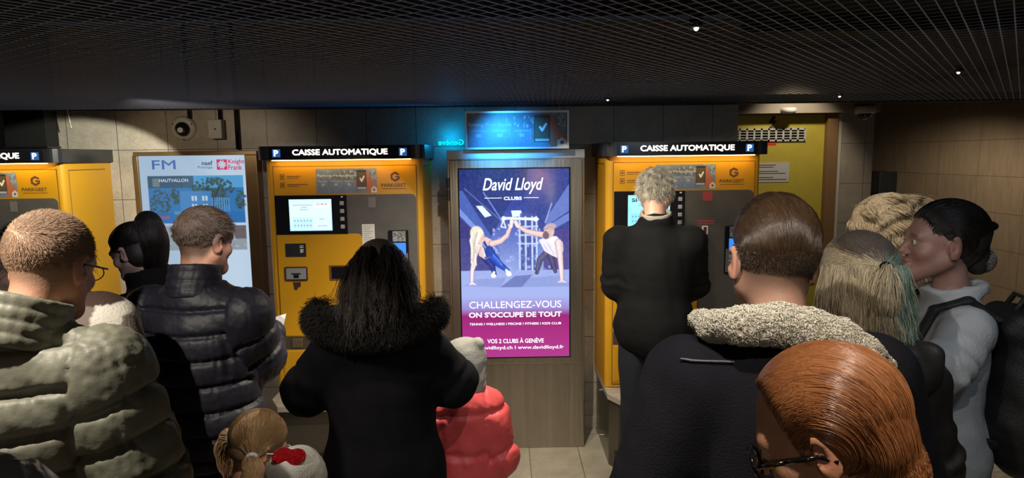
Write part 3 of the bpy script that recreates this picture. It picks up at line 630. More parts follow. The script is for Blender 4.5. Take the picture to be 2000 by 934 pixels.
p.rect(.07, .435, .5, .59, (.30, .37, .42)); p.rect(.52, .435, .965, .59, (.32, .37, .42))
for i in range(60):
    x, y = .07+.88*rr.random(), .44+.14*rr.random(); p.line([(x, y), (x+rr.uniform(-.06, .06), y+rr.uniform(-.02, .02))], .004, (.12, .18, .22) if rr.random() < .5 else (.55, .65, .72), .6)
p.poly([(.84, .435), (.965, .435), (.965, .52), (.86, .52)], (.12, .08, .08), .8)
ps = raster('poster', half_size(np.clip(p.a, 0, 1)), t_, FW-t_-.05, t_, FH-t_, -.004, vcol_mat('poster_lit', .85), lb)
def lt(s, px0, px1, py0, py1, m, **kw):
    a, b = at(px0, py1, 4.276), at(px1, py0, 4.276); text('lettering', s, a.x-fx0, a.z-fz0, -.0052, b.x-a.x, abs(b.z-a.z), m, ps, **kw)
m_b = emis('poster_blue', (.02, .10, .40), .9); m_r = emis('poster_red', (.62, .04, .14), .9); m_t = emis('poster_teal', (.02, .10, .18), .9); m_w = emis('poster_white', (.6, .7, .78), 1)
lt('FM', 298, 342, 313, 331, m_b, bold=.01); lt('naef', 394, 415, 314, 323, m_t, bold=.02); lt('Prestige', 387, 415, 324, 331, m_t)
lt('Knight', 446, 477, 311, 322, m_r, bold=.02); lt('Frank', 446, 473, 322, 332, m_r, bold=.02); lt('HAUTVALLON', 311, 367, 349, 356, m_w, bold=.005)
bm = bmesh.new(); a, b = at(424, 331, 4.276), at(443, 312, 4.276); cx, cz, hw = (a.x+b.x)/2-fx0, (a.z+b.z)/2-fz0, (b.x-a.x)/2
for s1 in (-1, 1):
    for s2 in (-1, 1): prism(bm, [(cx+s1*hw*x, cz+s2*hw*z) for x, z in ((1, 1), (.15, 1), (.45, .55), (.2, .2), (.55, .45), (1, .15))], -.0052, -.0042, 'y')
for dx, dz in ((1, 0), (-1, 0), (0, 1), (0, -1)): prism(bm, [(cx+hw*(dx*.95+dz*.25*s), cz+hw*(dz*.95+dx*.25*s)) for s in (-1, 1)]+[(cx+hw*dx*.5, cz+hw*dz*.5)], -.0052, -.0042, 'y')
bm_obj('poster_mark', bm, m_r, ps)

# ------------------------------------------------------------------ things on the walls
def dome_cam(name, p, axis, label, face_down):
    e = tag(empty(name, p), label, 'camera'); q = Vector(axis).to_track_quat('Z', 'Y').to_matrix().to_4x4()
    bm = bmesh.new()
    if face_down: lathe(bm, [(.0, 0), (.074, .0), (.076, .004), (.076, .045), (.07, .052), (0.05, .054)], 32, q)
    else: lathe(bm, [(.0, 0), (.078, .0), (.08, .006), (.076, .022), (.062, .03), (.05, .03)], 32, q)
    bm_obj('base', bm, M_DIRTW if not face_down else M_DIRTW, e, True)
    bm = bmesh.new(); R_ = .047; z0 = .05 if face_down else .028
    lathe(bm, [(R_*math.cos(t), z0+R_*math.sin(t)) for t in [i*math.pi/2/8 for i in range(8)]]+[(.001, z0+R_)], 24, q); bm_obj('dome', bm, mat('smoked_dome', (.012, .012, .014), .08, spec=.6), e, True)
    bm = bmesh.new(); lathe(bm, [(.012, z0+R_-.014), (.017, z0+R_-.013), (.017, z0+R_+.001), (.012, z0+R_+.001)], 16, q); 
    v = Vector((-.35, -.2, .0)) if not face_down else Vector((0, 0, 0))
    bm_obj('lens_ring', bm, M_WHITE, e, True)
    bm = bmesh.new()
    for a in range(3):
        t = a*2.094+.5; c = q @ Vector((.065*math.cos(t), .065*math.sin(t), .027 if not face_down else .054)); bmesh.ops.create_uvsphere(bm, u_segments=8, v_segments=6, radius=.005, matrix=Matrix.Translation(c))
    bm_obj('screws', bm, M_BLACK, e)
    return e
c = at(360, 251, WY); dome_cam('dome_camera', (c.x, WY, c.z), (.1, -1, -.18), 'round dome camera on the back wall above the lit poster', False)
c = at(1687, 212, 5.1); dome_cam('dome_camera', (c.x, 5.08, c.z+.012), (0, -.05, -1), 'white dome camera hanging above the stone pillar', True)
c = at(428, 253, WY)
jb = tag(empty('junction_box', (c.x, WY, c.z)), 'small grey junction box beside the wall dome camera', 'junction box')
bm = bmesh.new(); bx(bm, -.045, .04, -.06, 0, -.06, .06, .004); bm_obj('box', bm, M_DIRTW, jb); bm = bmesh.new(); cyl(bm, (0, -.06, 0), (0, -.063, 0), .006); bm_obj('screw', bm, M_DARK, jb)
for px, y1, r_, lab in ((370, 232, .013, 'black conduit running up from the round wall camera'), (430, 240, .012, 'black conduit running up from the junction box'), (463, 292, .014, 'long black conduit between junction box and pay machine')):
    a, b = at(px, 205, WY-.02), at(px+(2 if y1 > 280 else 0), y1, WY-.02)
    bm = bmesh.new(); cyl(bm, (b.x, WY-.016, b.z), (b.x, WY-.016, 2.7), r_, n=12); o = tag(bm_obj('conduit', bm, M_BLACK, None, True), lab, 'conduit')
du = tag(empty('air_duct', (-3.0, WY, 1.93)), 'black duct rising from the leftmost machine to the ceiling', 'duct')
box('body', -.115, .14, -.12, 0, 0, .76, mat('duct_black', (.005, .005, .005), .7), du); box('flange', -.125, .15, -.13, 0, .0, .012, M_BLACK, du)
bm = bmesh.new(); tube(bm, [(-2.66, WY-.2, CZ+.1), (-2.66, WY-.2, 2.15), (-2.645, WY-.2, 2.05)], .003, 6); tag(bm_obj('hanging_wire', bm, M_STEEL), 'thin loose wire hanging from the mesh over the left machine', 'wire')
c = at(1545, 216, 5.05)
sd = tag(empty('smoke_detector', (c.x, RY-.1, c.z+.01)), 'flat white smoke detector above the yellow door', 'detector')
bm = bmesh.new(); lathe(bm, [(.03, -.03), (.05, -.026), (.058, -.012), (.058, .012), (.0, .012)], 28); bm_obj('cover', bm, M_WHITE, sd, True)
bm = bmesh.new(); lathe(bm, [(.02, -.034), (.028, -.03), (.03, -.029), (0, -.029)], 20); bm_obj('sensor', bm, M_DARK, sd, True)

# ================================================================== sculpting kit: signed distance fields meshed by surface nets
class Field:
    def __init__(s, xs, ys, zs):
        s.ax = [np.asarray(a, dtype=np.float64) for a in (xs, ys, zs)]; s.F = np.full([len(a) for a in s.ax], .5)
    def _sub(s, lo, hi, pad):
        sl = []
        for a, l, h in zip(s.ax, lo, hi):
            i0 = max(0, np.searchsorted(a, l-pad)-1); i1 = min(len(a), np.searchsorted(a, h+pad)+1)
            if i1 <= i0: return None
            sl.append(slice(i0, i1))
        sl = tuple(sl); X = s.ax[0][sl[0]][:, None, None]; Y = s.ax[1][sl[1]][None, :, None]; Z = s.ax[2][sl[2]][None, None, :]
        return sl, X, Y, Z
    def _put(s, sl, d, k, op):
        F = s.F[sl]
        if op == 'add':
            if k > 0:
                h = np.maximum(k-np.abs(F-d), 0)/k; s.F[sl] = np.minimum(F, d)-h*h*k*.25
            else: s.F[sl] = np.minimum(F, d)
        elif op == 'sub':
            d = -d
            if k > 0:
                h = np.maximum(k-np.abs(F-d), 0)/k; s.F[sl] = np.maximum(F, d)+h*h*k*.25
            else: s.F[sl] = np.maximum(F, d)
    def ell(s, c, r, k=.02, R=None, op='add'):
        """ellipsoid centre c radii r, R = 3x3 rotation (columns = its axes)"""
        c = np.asarray(c, float); r = np.asarray(r, float)
        ext = np.abs(R) @ r if R is not None else r
        q = s._sub(c-ext, c+ext, k+.03)
        if q is None: return
        sl, X, Y, Z = q; X, Y, Z = X-c[0], Y-c[1], Z-c[2]
        if R is not None: X, Y, Z = (X*R[0, 0]+Y*R[1, 0]+Z*R[2, 0]), (X*R[0, 1]+Y*R[1, 1]+Z*R[2, 1]), (X*R[0, 2]+Y*R[1, 2]+Z*R[2, 2])
        k0 = np.sqrt((X/r[0])**2+(Y/r[1])**2+(Z/r[2])**2); k1 = np.sqrt((X/r[0]**2)**2+(Y/r[1]**2)**2+(Z/r[2]**2)**2)+1e-9
        s._put(sl, k0*(k0-1)/k1, k, op)
    def cap(s, a, b, ra, rb, k=.02, op='add', flat=None):
        """tapered capsule; flat=(axis vector, factor) squashes its section along that axis"""
        a = np.asarray(a, float); b = np.asarray(b, float); m = max(ra, rb)
        q = s._sub(np.minimum(a, b)-m, np.maximum(a, b)+m, k+.03)
        if q is None: return
        sl, X, Y, Z = q; ba = b-a; L = ba@ba+1e-12
        t = np.clip(((X-a[0])*ba[0]+(Y-a[1])*ba[1]+(Z-a[2])*ba[2])/L, 0, 1)
        dx, dy, dz = X-a[0]-t*ba[0], Y-a[1]-t*ba[1], Z-a[2]-t*ba[2]
        if flat is not None:
            v = np.asarray(flat[0], float); v = v/np.linalg.norm(v); g = (dx*v[0]+dy*v[1]+dz*v[2])*(1/flat[1]-1); dx, dy, dz = dx+g*v[0], dy+g*v[1], dz+g*v[2]
        s._put(sl, np.sqrt(dx*dx+dy*dy+dz*dz)-(ra+(rb-ra)*t), k, op)
    def ring(s, c, n, R_, t, hh, k=.01, flat=1., R=None):
        """standing band: radius R_, half thickness t, half height hh, axis n, depth squashed by flat"""
        c = np.asarray(c, float); m = R_+t+hh
        q = s._sub(c-m, c+m, k+.02)
        if q is None: return
        sl, X, Y, Z = q; X, Y, Z = X-c[0], Y-c[1], Z-c[2]; n = np.asarray(n, float); n /= np.linalg.norm(n)
        h = X*n[0]+Y*n[1]+Z*n[2]; px, py, pz = X-h*n[0], Y-h*n[1], Z-h*n[2]
        rad = np.sqrt(px**2+(py/flat)**2+pz**2)
        dx = np.abs(rad-R_)-t*.5; dz = np.abs(h)-(hh-t*.5)
        d = np.sqrt(np.maximum(dx, 0)**2+np.maximum(dz, 0)**2)+np.minimum(np.maximum(dx, dz), 0)-t*.5
        s._put(sl, d, k, 'add')
    def cut(s, p, n, k=.01):
        """removes everything on the side of the plane the normal n points to"""
        n = np.asarray(n, float); n /= np.linalg.norm(n)
        X, Y, Z = s.ax[0][:, None, None], s.ax[1][None, :, None], s.ax[2][None, None, :]
        d = (X-p[0])*n[0]+(Y-p[1])*n[1]+(Z-p[2])*n[2]; h = np.maximum(k-np.abs(s.F-d), 0)/k; s.F = np.maximum(s.F, d)+h*h*k*.25
    def mesh(s):
        F = s.F; F[0], F[-1] = .5, .5; F[:, 0], F[:, -1] = .5, .5; F[:, :, 0], F[:, :, -1] = .5, .5
        S = F < 0; nx, ny, nz = F.shape
        cnt = sum(S[i:nx-1+i, j:ny-1+j, k:nz-1+k].astype(np.int8) for i in (0, 1) for j in (0, 1) for k in (0, 1))
        act = (cnt > 0) & (cnt < 8); I, J, K = np.nonzero(act); idx = np.full(act.shape, -1, np.int32); idx[I, J, K] = np.arange(len(I))
        acc = np.zeros((len(I), 3)); n = np.zeros(len(I)); offs = [(i, j, k) for i in (0, 1) for j in (0, 1) for k in (0, 1)]
        for a in offs:
            for ax in range(3):
                if a[ax]: continue
                b = list(a); b[ax] = 1
                fa, fb = F[I+a[0], J+a[1], K+a[2]], F[I+b[0], J+b[1], K+b[2]]; c = (fa < 0) != (fb < 0)
                t = np.where(c, fa/np.where(c, fa-fb, 1), 0)
                for d, G in enumerate((I, J, K)):
                    pa, pb = s.ax[d][G+a[d]], s.ax[d][G+b[d]]; acc[:, d] += np.where(c, pa+(pb-pa)*t, 0)
                n += c
        V = acc/n[:, None]; Q = []
        for ax in range(3):
            o = [d for d in range(3) if d != ax]
            A = [slice(1, -1)]*3; B = [slice(1, -1)]*3; A[ax] = slice(0, -1); B[ax] = slice(1, None)
            sa, sb = S[tuple(A)], S[tuple(B)]; c = sa != sb; P = np.array(np.nonzero(c)); 
            if P.shape[1] == 0: continue
            flip = sa[tuple(P)]; G = P.copy(); G[o[0]] += 1; G[o[1]] += 1
            def at_(d0, d1):
                H = G.copy(); H[o[0]] -= d0; H[o[1]] -= d1; return idx[tuple(H)]
            q = np.stack([at_(1, 1), at_(0, 1), at_(0, 0), at_(1, 0)], 1)
            if ax == 1: flip = ~flip
            q[~flip] = q[~flip][:, ::-1]; Q.append(q)
        Q = np.concatenate(Q); Q = Q[(Q >= 0).all(1)]
        return V, Q
def normals(V, Q):
    a, b = V[Q[:, 2]]-V[Q[:, 0]], V[Q[:, 3]]-V[Q[:, 1]]; f = np.cross(a, b); N = np.zeros_like(V)
    for k in range(4): np.add.at(N, Q[:, k], f)
    return N/(np.linalg.norm(N, axis=1)[:, None]+1e-12)
def relax(V, Q, it=2, lam=.5):
    for _ in range(it):
        A = np.zeros_like(V); n = np.zeros(len(V))
        for k in range(4):
            np.add.at(A, Q[:, k], V[Q[:, (k+1) % 4]]+V[Q[:, (k-1) % 4]]); np.add.at(n, Q[:, k], 2)
        V = V+(A/np.maximum(n, 1)[:, None]-V)*lam
    return V
def wob(P, f, seed=0, n=7):
    """smooth pseudo-random field in -1..1 over points"""
    r = np.random.RandomState(seed); o = np.zeros(len(P))
    f = np.asarray(f, float)
    for i in range(n):
        k = r.normal(size=3); k /= np.linalg.norm(k); k *= (.6+.8*r.rand()); o += np.sin((P*f)@k*6.283+r.rand()*6.283)
    return o/n*1.6
def smst(a, b, x): t = np.clip((x-a)/(b-a), 0, 1); return t*t*(3-2*t)
def seg_info(P, a, b):
    a, b = np.asarray(a), np.asarray(b); ba = b-a; L = np.linalg.norm(ba); t = np.clip((P-a)@ba/L**2, 0, 1)
    return np.linalg.norm(P-a-t[:, None]*ba, axis=1), t*L
def rot(rx=0, ry=0, rz=0):
    return np.array(Euler((rx, ry, rz), 'XYZ').to_matrix())
def grid(lo, hi, h, fine=None):
    """axis samples; fine=(a,b,hf) adds a finer stretch"""
    if fine is None: return np.arange(lo, hi+h, h)
    a, b, hf = fine; return np.unique(np.concatenate([np.arange(lo, a, h), np.arange(a, b, hf), np.arange(b, hi+h, h)]))

def hair_mat(name, c1, c2, rough=.38, spec=.5):
    if name in MATS: return MATS[name]
    m = bpy.data.materials.new(name); m.use_nodes = True; n, l = nodes(m); b = n['Principled BSDF']
    hi = n.new('ShaderNodeHairInfo'); mx = n.new('ShaderNodeMix'); mx.data_type = 'RGBA'
    mx.inputs[6].default_value = (*c1, 1); mx.inputs[7].default_value = (*c2, 1); l.new(hi.outputs['Random'], mx.inputs[0])
    l.new(mx.outputs[2], b.inputs['Base Color']); b.inputs['Roughness'].default_value = rough; b.inputs['Specular IOR Level'].default_value = spec
    MATS[name] = m; return m
def curves_obj(name, pts, radius, m, parent, taper=.35):
    """pts (n, steps, 3) -> one native hair object"""
    n, s_ = pts.shape[:2]; hc = bpy.data.hair_curves.new(name); hc.add_curves([s_]*n)
    hc.position_data.foreach_set('vector', np.ascontiguousarray(pts, dtype=np.float32).ravel())
    ra = hc.attributes.get('radius') or hc.attributes.new('radius', 'FLOAT', 'POINT')
    rr = radius*(1-(1-taper)*np.linspace(0, 1, s_)**1.5); ra.data.foreach_set('value', np.tile(rr, n).astype(np.float32))
    hc.materials.append(m); o = bpy.data.objects.new(name, hc); COL.objects.link(o); o.parent = parent; return o
def grow(n, seed, roots, flow, length, steps, colliders=(), jitter=.15, lift=.0, hug=0.):
    """roots(rs,n)->points,normals; flow(P,N,frac)->direction; colliders: list of (centre, radii[, R]) ellipsoids pushed out of"""
    rs = np.random.RandomState(seed); P, N = roots(rs, n); L = length(P)*(1+.25*rs.normal(size=len(P)).clip(-2, 2)*.6); L = np.maximum(L, .002)
    out = [P-N*.002]; jit = rs.normal(size=P.shape)*jitter; cur = P.copy()
    for i in range(1, steps):
        D = flow(cur, N, i/(steps-1)); D = D/(np.linalg.norm(D, axis=1)[:, None]+1e-9)+jit*(.4+.6*i/steps)+N*lift*(1-i/steps)
        D /= np.linalg.norm(D, axis=1)[:, None]+1e-9; cur = cur+D*(L/(steps-1))[:, None]
        for c in colliders:
            q = cur-np.asarray(c[0]); R = c[2] if len(c) > 2 else None
            if R is not None: q = q@R
            k = np.linalg.norm(q/np.asarray(c[1]), axis=1); ins = k < 1; q[ins] /= k[ins][:, None]+1e-6
            if R is not None: q = q@R.T
            cur = np.where(ins[:, None], q+np.asarray(c[0]), cur)
        if hug and colliders:
            ks = np.stack([np.linalg.norm((cur-np.asarray(c[0]))/np.asarray(c[1]), axis=1) for c in colliders]); j = ks.argmin(0); km = ks.min(0)
            cen = np.array([c[0] for c in colliders])[j]; q = cur-cen; cur = np.where((km > 1)[:, None], cen+q*((1+(km-1)*(1-hug))/km)[:, None], cur)
        out.append(cur.copy())
    return np.stack(out, 1)
def skull_roots(region, seed_extra=0, rad=(.0775, .097, .0875), cen=(0, -.012, .035)):
    def f(rs, n):
        P = []; tot = 0
        while tot < n:
            d = rs.normal(size=(n*3, 3)); d /= np.linalg.norm(d, axis=1)[:, None]; p = d*np.array(rad)+np.array(cen)
            ok = region(p) > rs.rand(len(p)); P.append(p[ok]); tot += ok.sum()
        P = np.concatenate(P)[:n]; N = (P-np.array(cen))/np.array(rad)**2; N /= np.linalg.norm(N, axis=1)[:, None]; return P, N
    return f

M_SKIN = vcol_mat('skin', 0, .48, .12, 220, .4, .12, noise=.12, nscale=30)
M_EYE = mat('eye_white', (.6, .58, .54), .15); M_IRIS = mat('iris_dark', (.03, .02, .015), .1)

# ------------------------------------------------------------------ the figure
class Figure:
    """A person in a local frame: feet at z=0, facing +Y, x to the person's right. s scales a 1.75 m adult."""
    def __init__(f, label, loc, rz, h=1.75, group=None, lean=0., shift=(0, 0, 0), head=(0, 0, 0), hs=1., build=1., female=False,
                 elbows=None, wrists=None, skin=(.50, .27, .17), kneel=0):
        f.s = s = h/1.75; f.root = tag(empty('person', loc, rz), label, 'person', group); f.skin = skin; f.hs = hs; f.fem = female; f.b = build
        f.L = rot(-lean); f.hip = np.array((0, 0, .93*s))
        T = lambda p: f.hip+f.L@(np.array(p, float)*s-f.hip)+np.array(shift)*0
        sw = (.158 if female else .178)*build
        f.T = T; f.chest = T((0, .0, 1.27)); f.waist = T((0, 0, 1.08)); f.neck0 = T((0, -.02, 1.465)); f.sh = [T((-sw, -.01, 1.372)), T((sw, -.01, 1.372))]
        f.Hc = f.neck0; f.HR = rot(head[0], head[1], head[2])
        ehs = elbows or ((-.25, .02, 1.14), (.25, .02, 1.14)); whs = wrists or ((-.12, .24, 1.10), (.12, .24, 1.10))
        f.el = [np.array(p, float)*s for p in ehs]; f.wr = [np.array(p, float)*s for p in whs]
    def hp(f, p):                                   # head frame -> local frame
        return f.Hc+(np.atleast_2d(np.asarray(p, float))@f.HR.T)*f.hs
    def head_field(f, G, detail=True):
        s, R, c = f.hs, f.HR, f.Hc
        P = lambda x, y, z: c+R@(np.array((x, y, z))*s)
        def e(p, r, k=.02, op='add', rr=None): G.ell(P(*p), np.array(r)*s, k*s, R if rr is None else R@rr, op)
        def cp(a, b, ra, rb, k=.015, op='add'): G.cap(P(*a), P(*b), ra*s, rb*s, k*s, op)
        e((0, -.012, .035), (.0755, .095, .085), .01)
        e((0, .028, -.02), (.062, .064, .082), .03)
        cp((-.052, .005, -.05), (-.02, .066, -.095), .022, .02, .03); cp((.052, .005, -.05), (.02, .066, -.095), .022, .02, .03)
        e((0, .072, -.097), (.024, .02, .02), .03)
        cp((-.04, .078, .018), (.04, .078, .018), .012, .012, .02)
        e((-.042, .06, -.03), (.022, .022, .02), .02); e((.042, .06, -.03), (.022, .022, .02), .02)
        if detail:
            e((-.031, .094, .0), (.017, .012, .011), .012, 'sub'); e((.031, .094, .0), (.017, .012, .011), .012, 'sub')
            e((-.031, .079, .0), (.0135, .0125, .0125), .003); e((.031, .079, .0), (.0135, .0125, .0125), .003)
            cp((0, .086, .008), (0, .108, -.032), .007, .0105, .012); e((-.012, .099, -.036), (.008, .009, .007), .006); e((.012, .099, -.036), (.008, .009, .007), .006)
            e((0, .090, -.058), (.023, .012, .0065), .006); e((0, .088, -.070), (.020, .012, .0075), .006); cp((-.02, .099, -.0635), (.02, .099, -.0635), .002, .002, .003, 'sub')
            for sd in (-1, 1):
                Rr = rot(-.12, 0, -sd*.42)
                e((sd*.082, -.008, -.006), (.006, .020, .036), .006, 'add', Rr); e((sd*.079, -.003, -.030), (.006, .010, .012), .006, 'add', Rr)
                e((sd*.0875, .000, -.003), (.006, .0105, .019), .004, 'sub', Rr); e((sd*.074, -.0, -.008), (.008, .012, .02), .008)
        G.cap(P(0, -.025, -.045), f.neck0+np.array((0, 0, -.04)), .050*s*(.88 if f.fem else 1), .056*s*(.88 if f.fem else 1), .03)
    def head_colour(f, V, beard=None, fade=None):
        q = ((V-f.Hc)@f.HR)/f.hs; C = np.tile(np.array(f.skin), (len(V), 1))
        red = np.exp(-(((np.abs(q[:, 0])-.085)/.012)**2)-((q[:, 2]+.008)/.035)**2)*.5+np.exp(-(q[:, 0]/.02)**2-((q[:, 1]-.105)/.014)**2-((q[:, 2]+.03)/.02)**2)*.4
        C = C*(1-red[:, None]*np.array((0, .35, .35)))
        lip = np.exp(-(q[:, 0]/.021)**4-((q[:, 2]+.064)/.0095)**4)*(q[:, 1] > .088)
        C += (np.array((.30, .07, .06))-C)*(lip*.8)[:, None]
        brow = np.exp(-((np.abs(q[:, 0])-.032)/.019)**4-((q[:, 2]-.021+.1*(np.abs(q[:, 0])-.03))/.0045)**2)*(q[:, 1] > .07)
        C += (np.array((.06, .035, .02))-C)*(brow*.8)[:, None]
        eye = (np.hypot(np.abs(q[:, 0])-.031, q[:, 2]) < .0105) & (q[:, 1] > .084)*(np.abs(q[:, 2]) < .006)
        C[eye] = (.55, .53, .5); iris = (np.hypot(np.abs(q[:, 0])-.031, q[:, 2]) < .0052) & (q[:, 1] > .084); C[iris] = (.02, .015, .01)
        if fade is not None:
            m, col = fade(q); C += (np.array(col)-C)*m[:, None]
        return np.clip(C, 0, 1)
    def hand(f, G, i, curl=.6):
        """palm, four unequal bent fingers and a thumb at the wrist i"""
        s = f.s*(1 if f.b > .8 else .9); w, e = f.wr[i], f.el[i]; d = (w-e)/np.linalg.norm(w-e); sd = -1 if i == 0 else 1
        up = np.array((0, 0, 1.)); side = np.cross(d, up); side /= np.linalg.norm(side)+1e-9; up = np.cross(side, d); inn = -sd*side
        # palm faces inward, thumb on top
        G.cap(w-d*.03*s, w+d*.02*s, .025*s, .026*s, .01)
        for j in range(4):
            o = up*(.028-.018*j)*s; b = w+d*.082*s+o
            G.cap(w+d*.01*s+o*.7, b, .0135*s, .0115*s, .012)
        for j, ln in enumerate((.068, .076, .070, .056)):
            o = up*(.029-.0192*j)*s; p = w+d*.085*s+o; a = 0.; r = (.0095, .0095, .009, .008)[j]*s
            for q, (fr, ad) in enumerate(((.42, .5), (.32, .8), (.26, .6))):
                a += ad*curl; dd = d*math.cos(a)+inn*math.sin(a); p2 = p+dd*ln*fr*s*1.05; G.cap(p, p2, r, r*.93, .0025); p = p2; r *= .93
        t0 = w+d*.022*s+up*.022*s+inn*.006*s; t1 = t0+(d*.6+up*.5+inn*.35)*.040*s; t2 = t1+(d*.8+up*.05+inn*.6)*.032*s
        G.cap(t0, t1, .014*s, .0115*s, .008); G.cap(t1, t2, .011*s, .009*s, .003)
    def body(f, face=True, beard=None, fade=None, hands=(1, 1), curl=.6, res=.012, hres=.0036):
        s = f.s; z0 = f.Hc[2]-.17*f.hs; zt = f.Hc[2]+.15*f.hs
        xs = grid(-.42*s, .42*s, res, (f.Hc[0]-.115*f.hs, f.Hc[0]+.115*f.hs, hres)); ys = grid(-.26*s, .5*s, res, (f.Hc[1]-.145*f.hs, f.Hc[1]+.145*f.hs, hres)); zs = grid(-.02, zt, res*1.2, (z0, zt, hres))
        G = Field(xs, ys, zs); b = f.b; T = f.T; fm = .92 if f.fem else 1
        G.ell(T((0, 0, .93)), np.array((.15, .1, .11))*s*b, .03); G.ell(T((0, 0, 1.08)), np.array((.125*fm, .09, .14))*s*b, .05, f.L); G.ell(T((0, .0, 1.26)), np.array((.145*fm, .1, .16))*s*b, .05, f.L)
        G.cap(f.sh[0], T((0, -.02, 1.42)), .042*s, .05*s, .05); G.cap(f.sh[1], T((0, -.02, 1.42)), .042*s, .05*s, .05)
        for i in (0, 1):
            G.cap(f.sh[i], f.el[i], .042*s*b, .034*s, .03); G.cap(f.el[i], f.wr[i], .034*s, .024*s, .015)
            hx = (-.09, .09)[i]*s; G.cap((hx, 0, .9*s), (hx*1.05, .015, .5*s), .075*s*b, .052*s, .04); G.cap((hx*1.05, .015, .5*s), (hx*1.1, -.01, .09*s), .050*s, .036*s, .02); G.cap((hx*1.1, -.02, .05*s), (hx*1.25, .13*s, .03*s), .03*s, .024*s, .02)
        f.head_field(G, face); V, Q = G.mesh(); V = relax(V, Q, 1, .4)
        for i in (0, 1):
            if not hands[i]: continue
            w = f.wr[i]; m = .14*s; H = Field(np.arange(w[0]-m, w[0]+m, .0042), np.arange(w[1]-m*.6, w[1]+m*1.3, .0042), np.arange(w[2]-m, w[2]+m, .0042)); f.hand(H, i, curl if np.isscalar(curl) else curl[i])
            V2, Q2 = H.mesh(); Q = np.concatenate([Q, Q2+len(V)]); V = np.concatenate([V, V2])
        return np_mesh('body', V, Q, M_SKIN, f.root, f.head_colour(V, beard, fade))
    def garment(f, name, m, bulk=.02, hem=.82, collar=None, sleeves=(1, 1), flare=0., res=.009, puff=None, wrinkle=.004, shoulder=.07, hemk=.02, parent=None,
                cuff=.03, extra=None, colfn=None, torso=True, sw=1., wf=5, hood=None, zfine=None):
        """upper garment around the body: torso, sleeves, optional stand collar; puff=(pitch, depth) quilts it"""
        s, b, T = f.s, f.b, f.T; fm = .94 if f.fem else 1
        ex = .34+bulk*2
        G = Field(np.arange(-ex*s-.02, ex*s+.02, res), np.arange(-.27*s, .46*s, res), np.arange(hem*s-.04, f.neck0[2]+.16*s, res))
        if torso:
            G.ell(T((0, .0, .95)), (np.array((.165+flare, .125+flare*.8, .17))*b+bulk)*s, .04); G.ell(T((0, .01, 1.09)), (np.array((.148*fm, .112, .17))*b+bulk)*s, .07, f.L)
            G.ell(T((0, .0, 1.26)), (np.array((.165*fm, .118, .19))*b+bulk)*s, .07, f.L)
            for sd in (-1, 1): G.cap(T((sd*.145*b*fm, -.01, 1.355)), T((sd*.03, -.02, 1.43)), (shoulder*.72+bulk*.6)*s, (shoulder*.62+bulk*.5)*s, .05)
            G.cap(T((0, -.01, 1.38)), f.neck0+np.array((0, 0, -.0)), .08*s, (.066+bulk*.3)*s, .04)
            if hem < .8: G.cap((0, 0, .9*s), (0, 0, hem*s), (.15*b+bulk+flare)*s, (.17*b+bulk+flare*1.8)*s, .06, flat=((0, 1, 0), .78))
        for i in (0, 1):
            if not sleeves[i]: continue
            G.cap(f.sh[i], f.el[i], (shoulder*.86+bulk*.8)*s*sw, (.05+bulk*.8)*s*sw, .035); e, w = f.el[i], f.wr[i]; G.cap(e, w-(w-e)*.06, (.05+bulk*.8)*s*sw, (.036+bulk*.6)*s*sw, .03)
            if puff: 
                q = w-(w-e)/np.linalg.norm(w-e)*.01; G.cap(q-(w-e)*.05, q, .034*s, .034*s, .005)
        G.cut((0, 0, hem*s), (0, 0, -1), hemk)
        # opening for the neck
        G.cap(f.neck0+np.array((0, .0, .0)), f.Hc+f.HR@np.array((0, -.02, -.03)), (.058 if f.fem else .064)*s, .07*s, .008, 'sub')
        if collar:
            n = (f.Hc+f.HR@np.array((0, -.02, -.05)))-f.neck0; n = n/np.linalg.norm(n)+np.array((0, -.1, 0)); c = f.neck0+n*collar.get('up', .035)*s
            G.ring(c, n, collar.get('r', .08)*s, collar.get('t', .012), collar.get('h', .04)*s, .012, collar.get('flat', .95))
        if extra: extra(G, f)
        V, Q = G.mesh(); V = relax(V, Q, 2, .5); N = normals(V, Q); D = np.zeros(len(V))
        dt = np.abs(V[:, 0])/(.2*s); info = [seg_info(V, f.sh[i], f.el[i]) for i in (0, 1)]; inf2 = [seg_info(V, f.el[i], f.wr[i]) for i in (0, 1)]
        if puff:
            pitch, dep = puff[0], puff[1]; tz = V[:, 2]/pitch+.12*wob(V, 2.2, 3)+.0
            arm = np.zeros(len(V), bool); av = np.zeros(len(V))
            for i in (0, 1):
                if not sleeves[i]: continue
                da, ta = info[i]; db, tb = inf2[i]; L1 = np.linalg.norm(f.el[i]-f.sh[i]); near = np.minimum(da, db) < (.085+bulk)*s; near &= (np.abs(V[:, 0]) > np.abs(f.sh[i][0])*.86) | (db < .075*s)
                use = near & (np.sign(V[:, 0]) == (-1 if i == 0 else 1)); t = np.where(da < db, ta, L1+tb); arm |= use; av = np.where(use, (t+.02)/(pitch*1.0)+.12*wob(V, 3, 5+i), av)
            ph = np.where(arm, av, tz); q = np.abs((ph % 1)-.5)*2            # 1 at the seam
            seam = np.exp(-((1-q)/.16)**2); D += dep*(.5-.5*(q**2.2))*1.6-dep*seam*1.5
            vert = wob(V*(1, 1, .25), 16, 8)*.5+wob(V*(1, 1, .3), 30, 9)*.5
            D += dep*(.38*vert*(.2+q**1.5)+.22*wob(V*(1, 1, .5), 55, 14)*(.3+q))
            # armhole seam
            for i in (0, 1):
                x0 = abs(f.sh[i][0])*.86; D -= dep*.7*np.exp(-((np.abs(V[:, 0])-x0)/.008)**2)*(V[:, 2] > f.sh[i][2]-.2*s)*.5
            if collar: D = np.where(V[:, 2] > f.neck0[2]+.012, D*.15+.003*np.sin(V[:, 2]/.013*6.28)*collar.get('rib', 0), D)
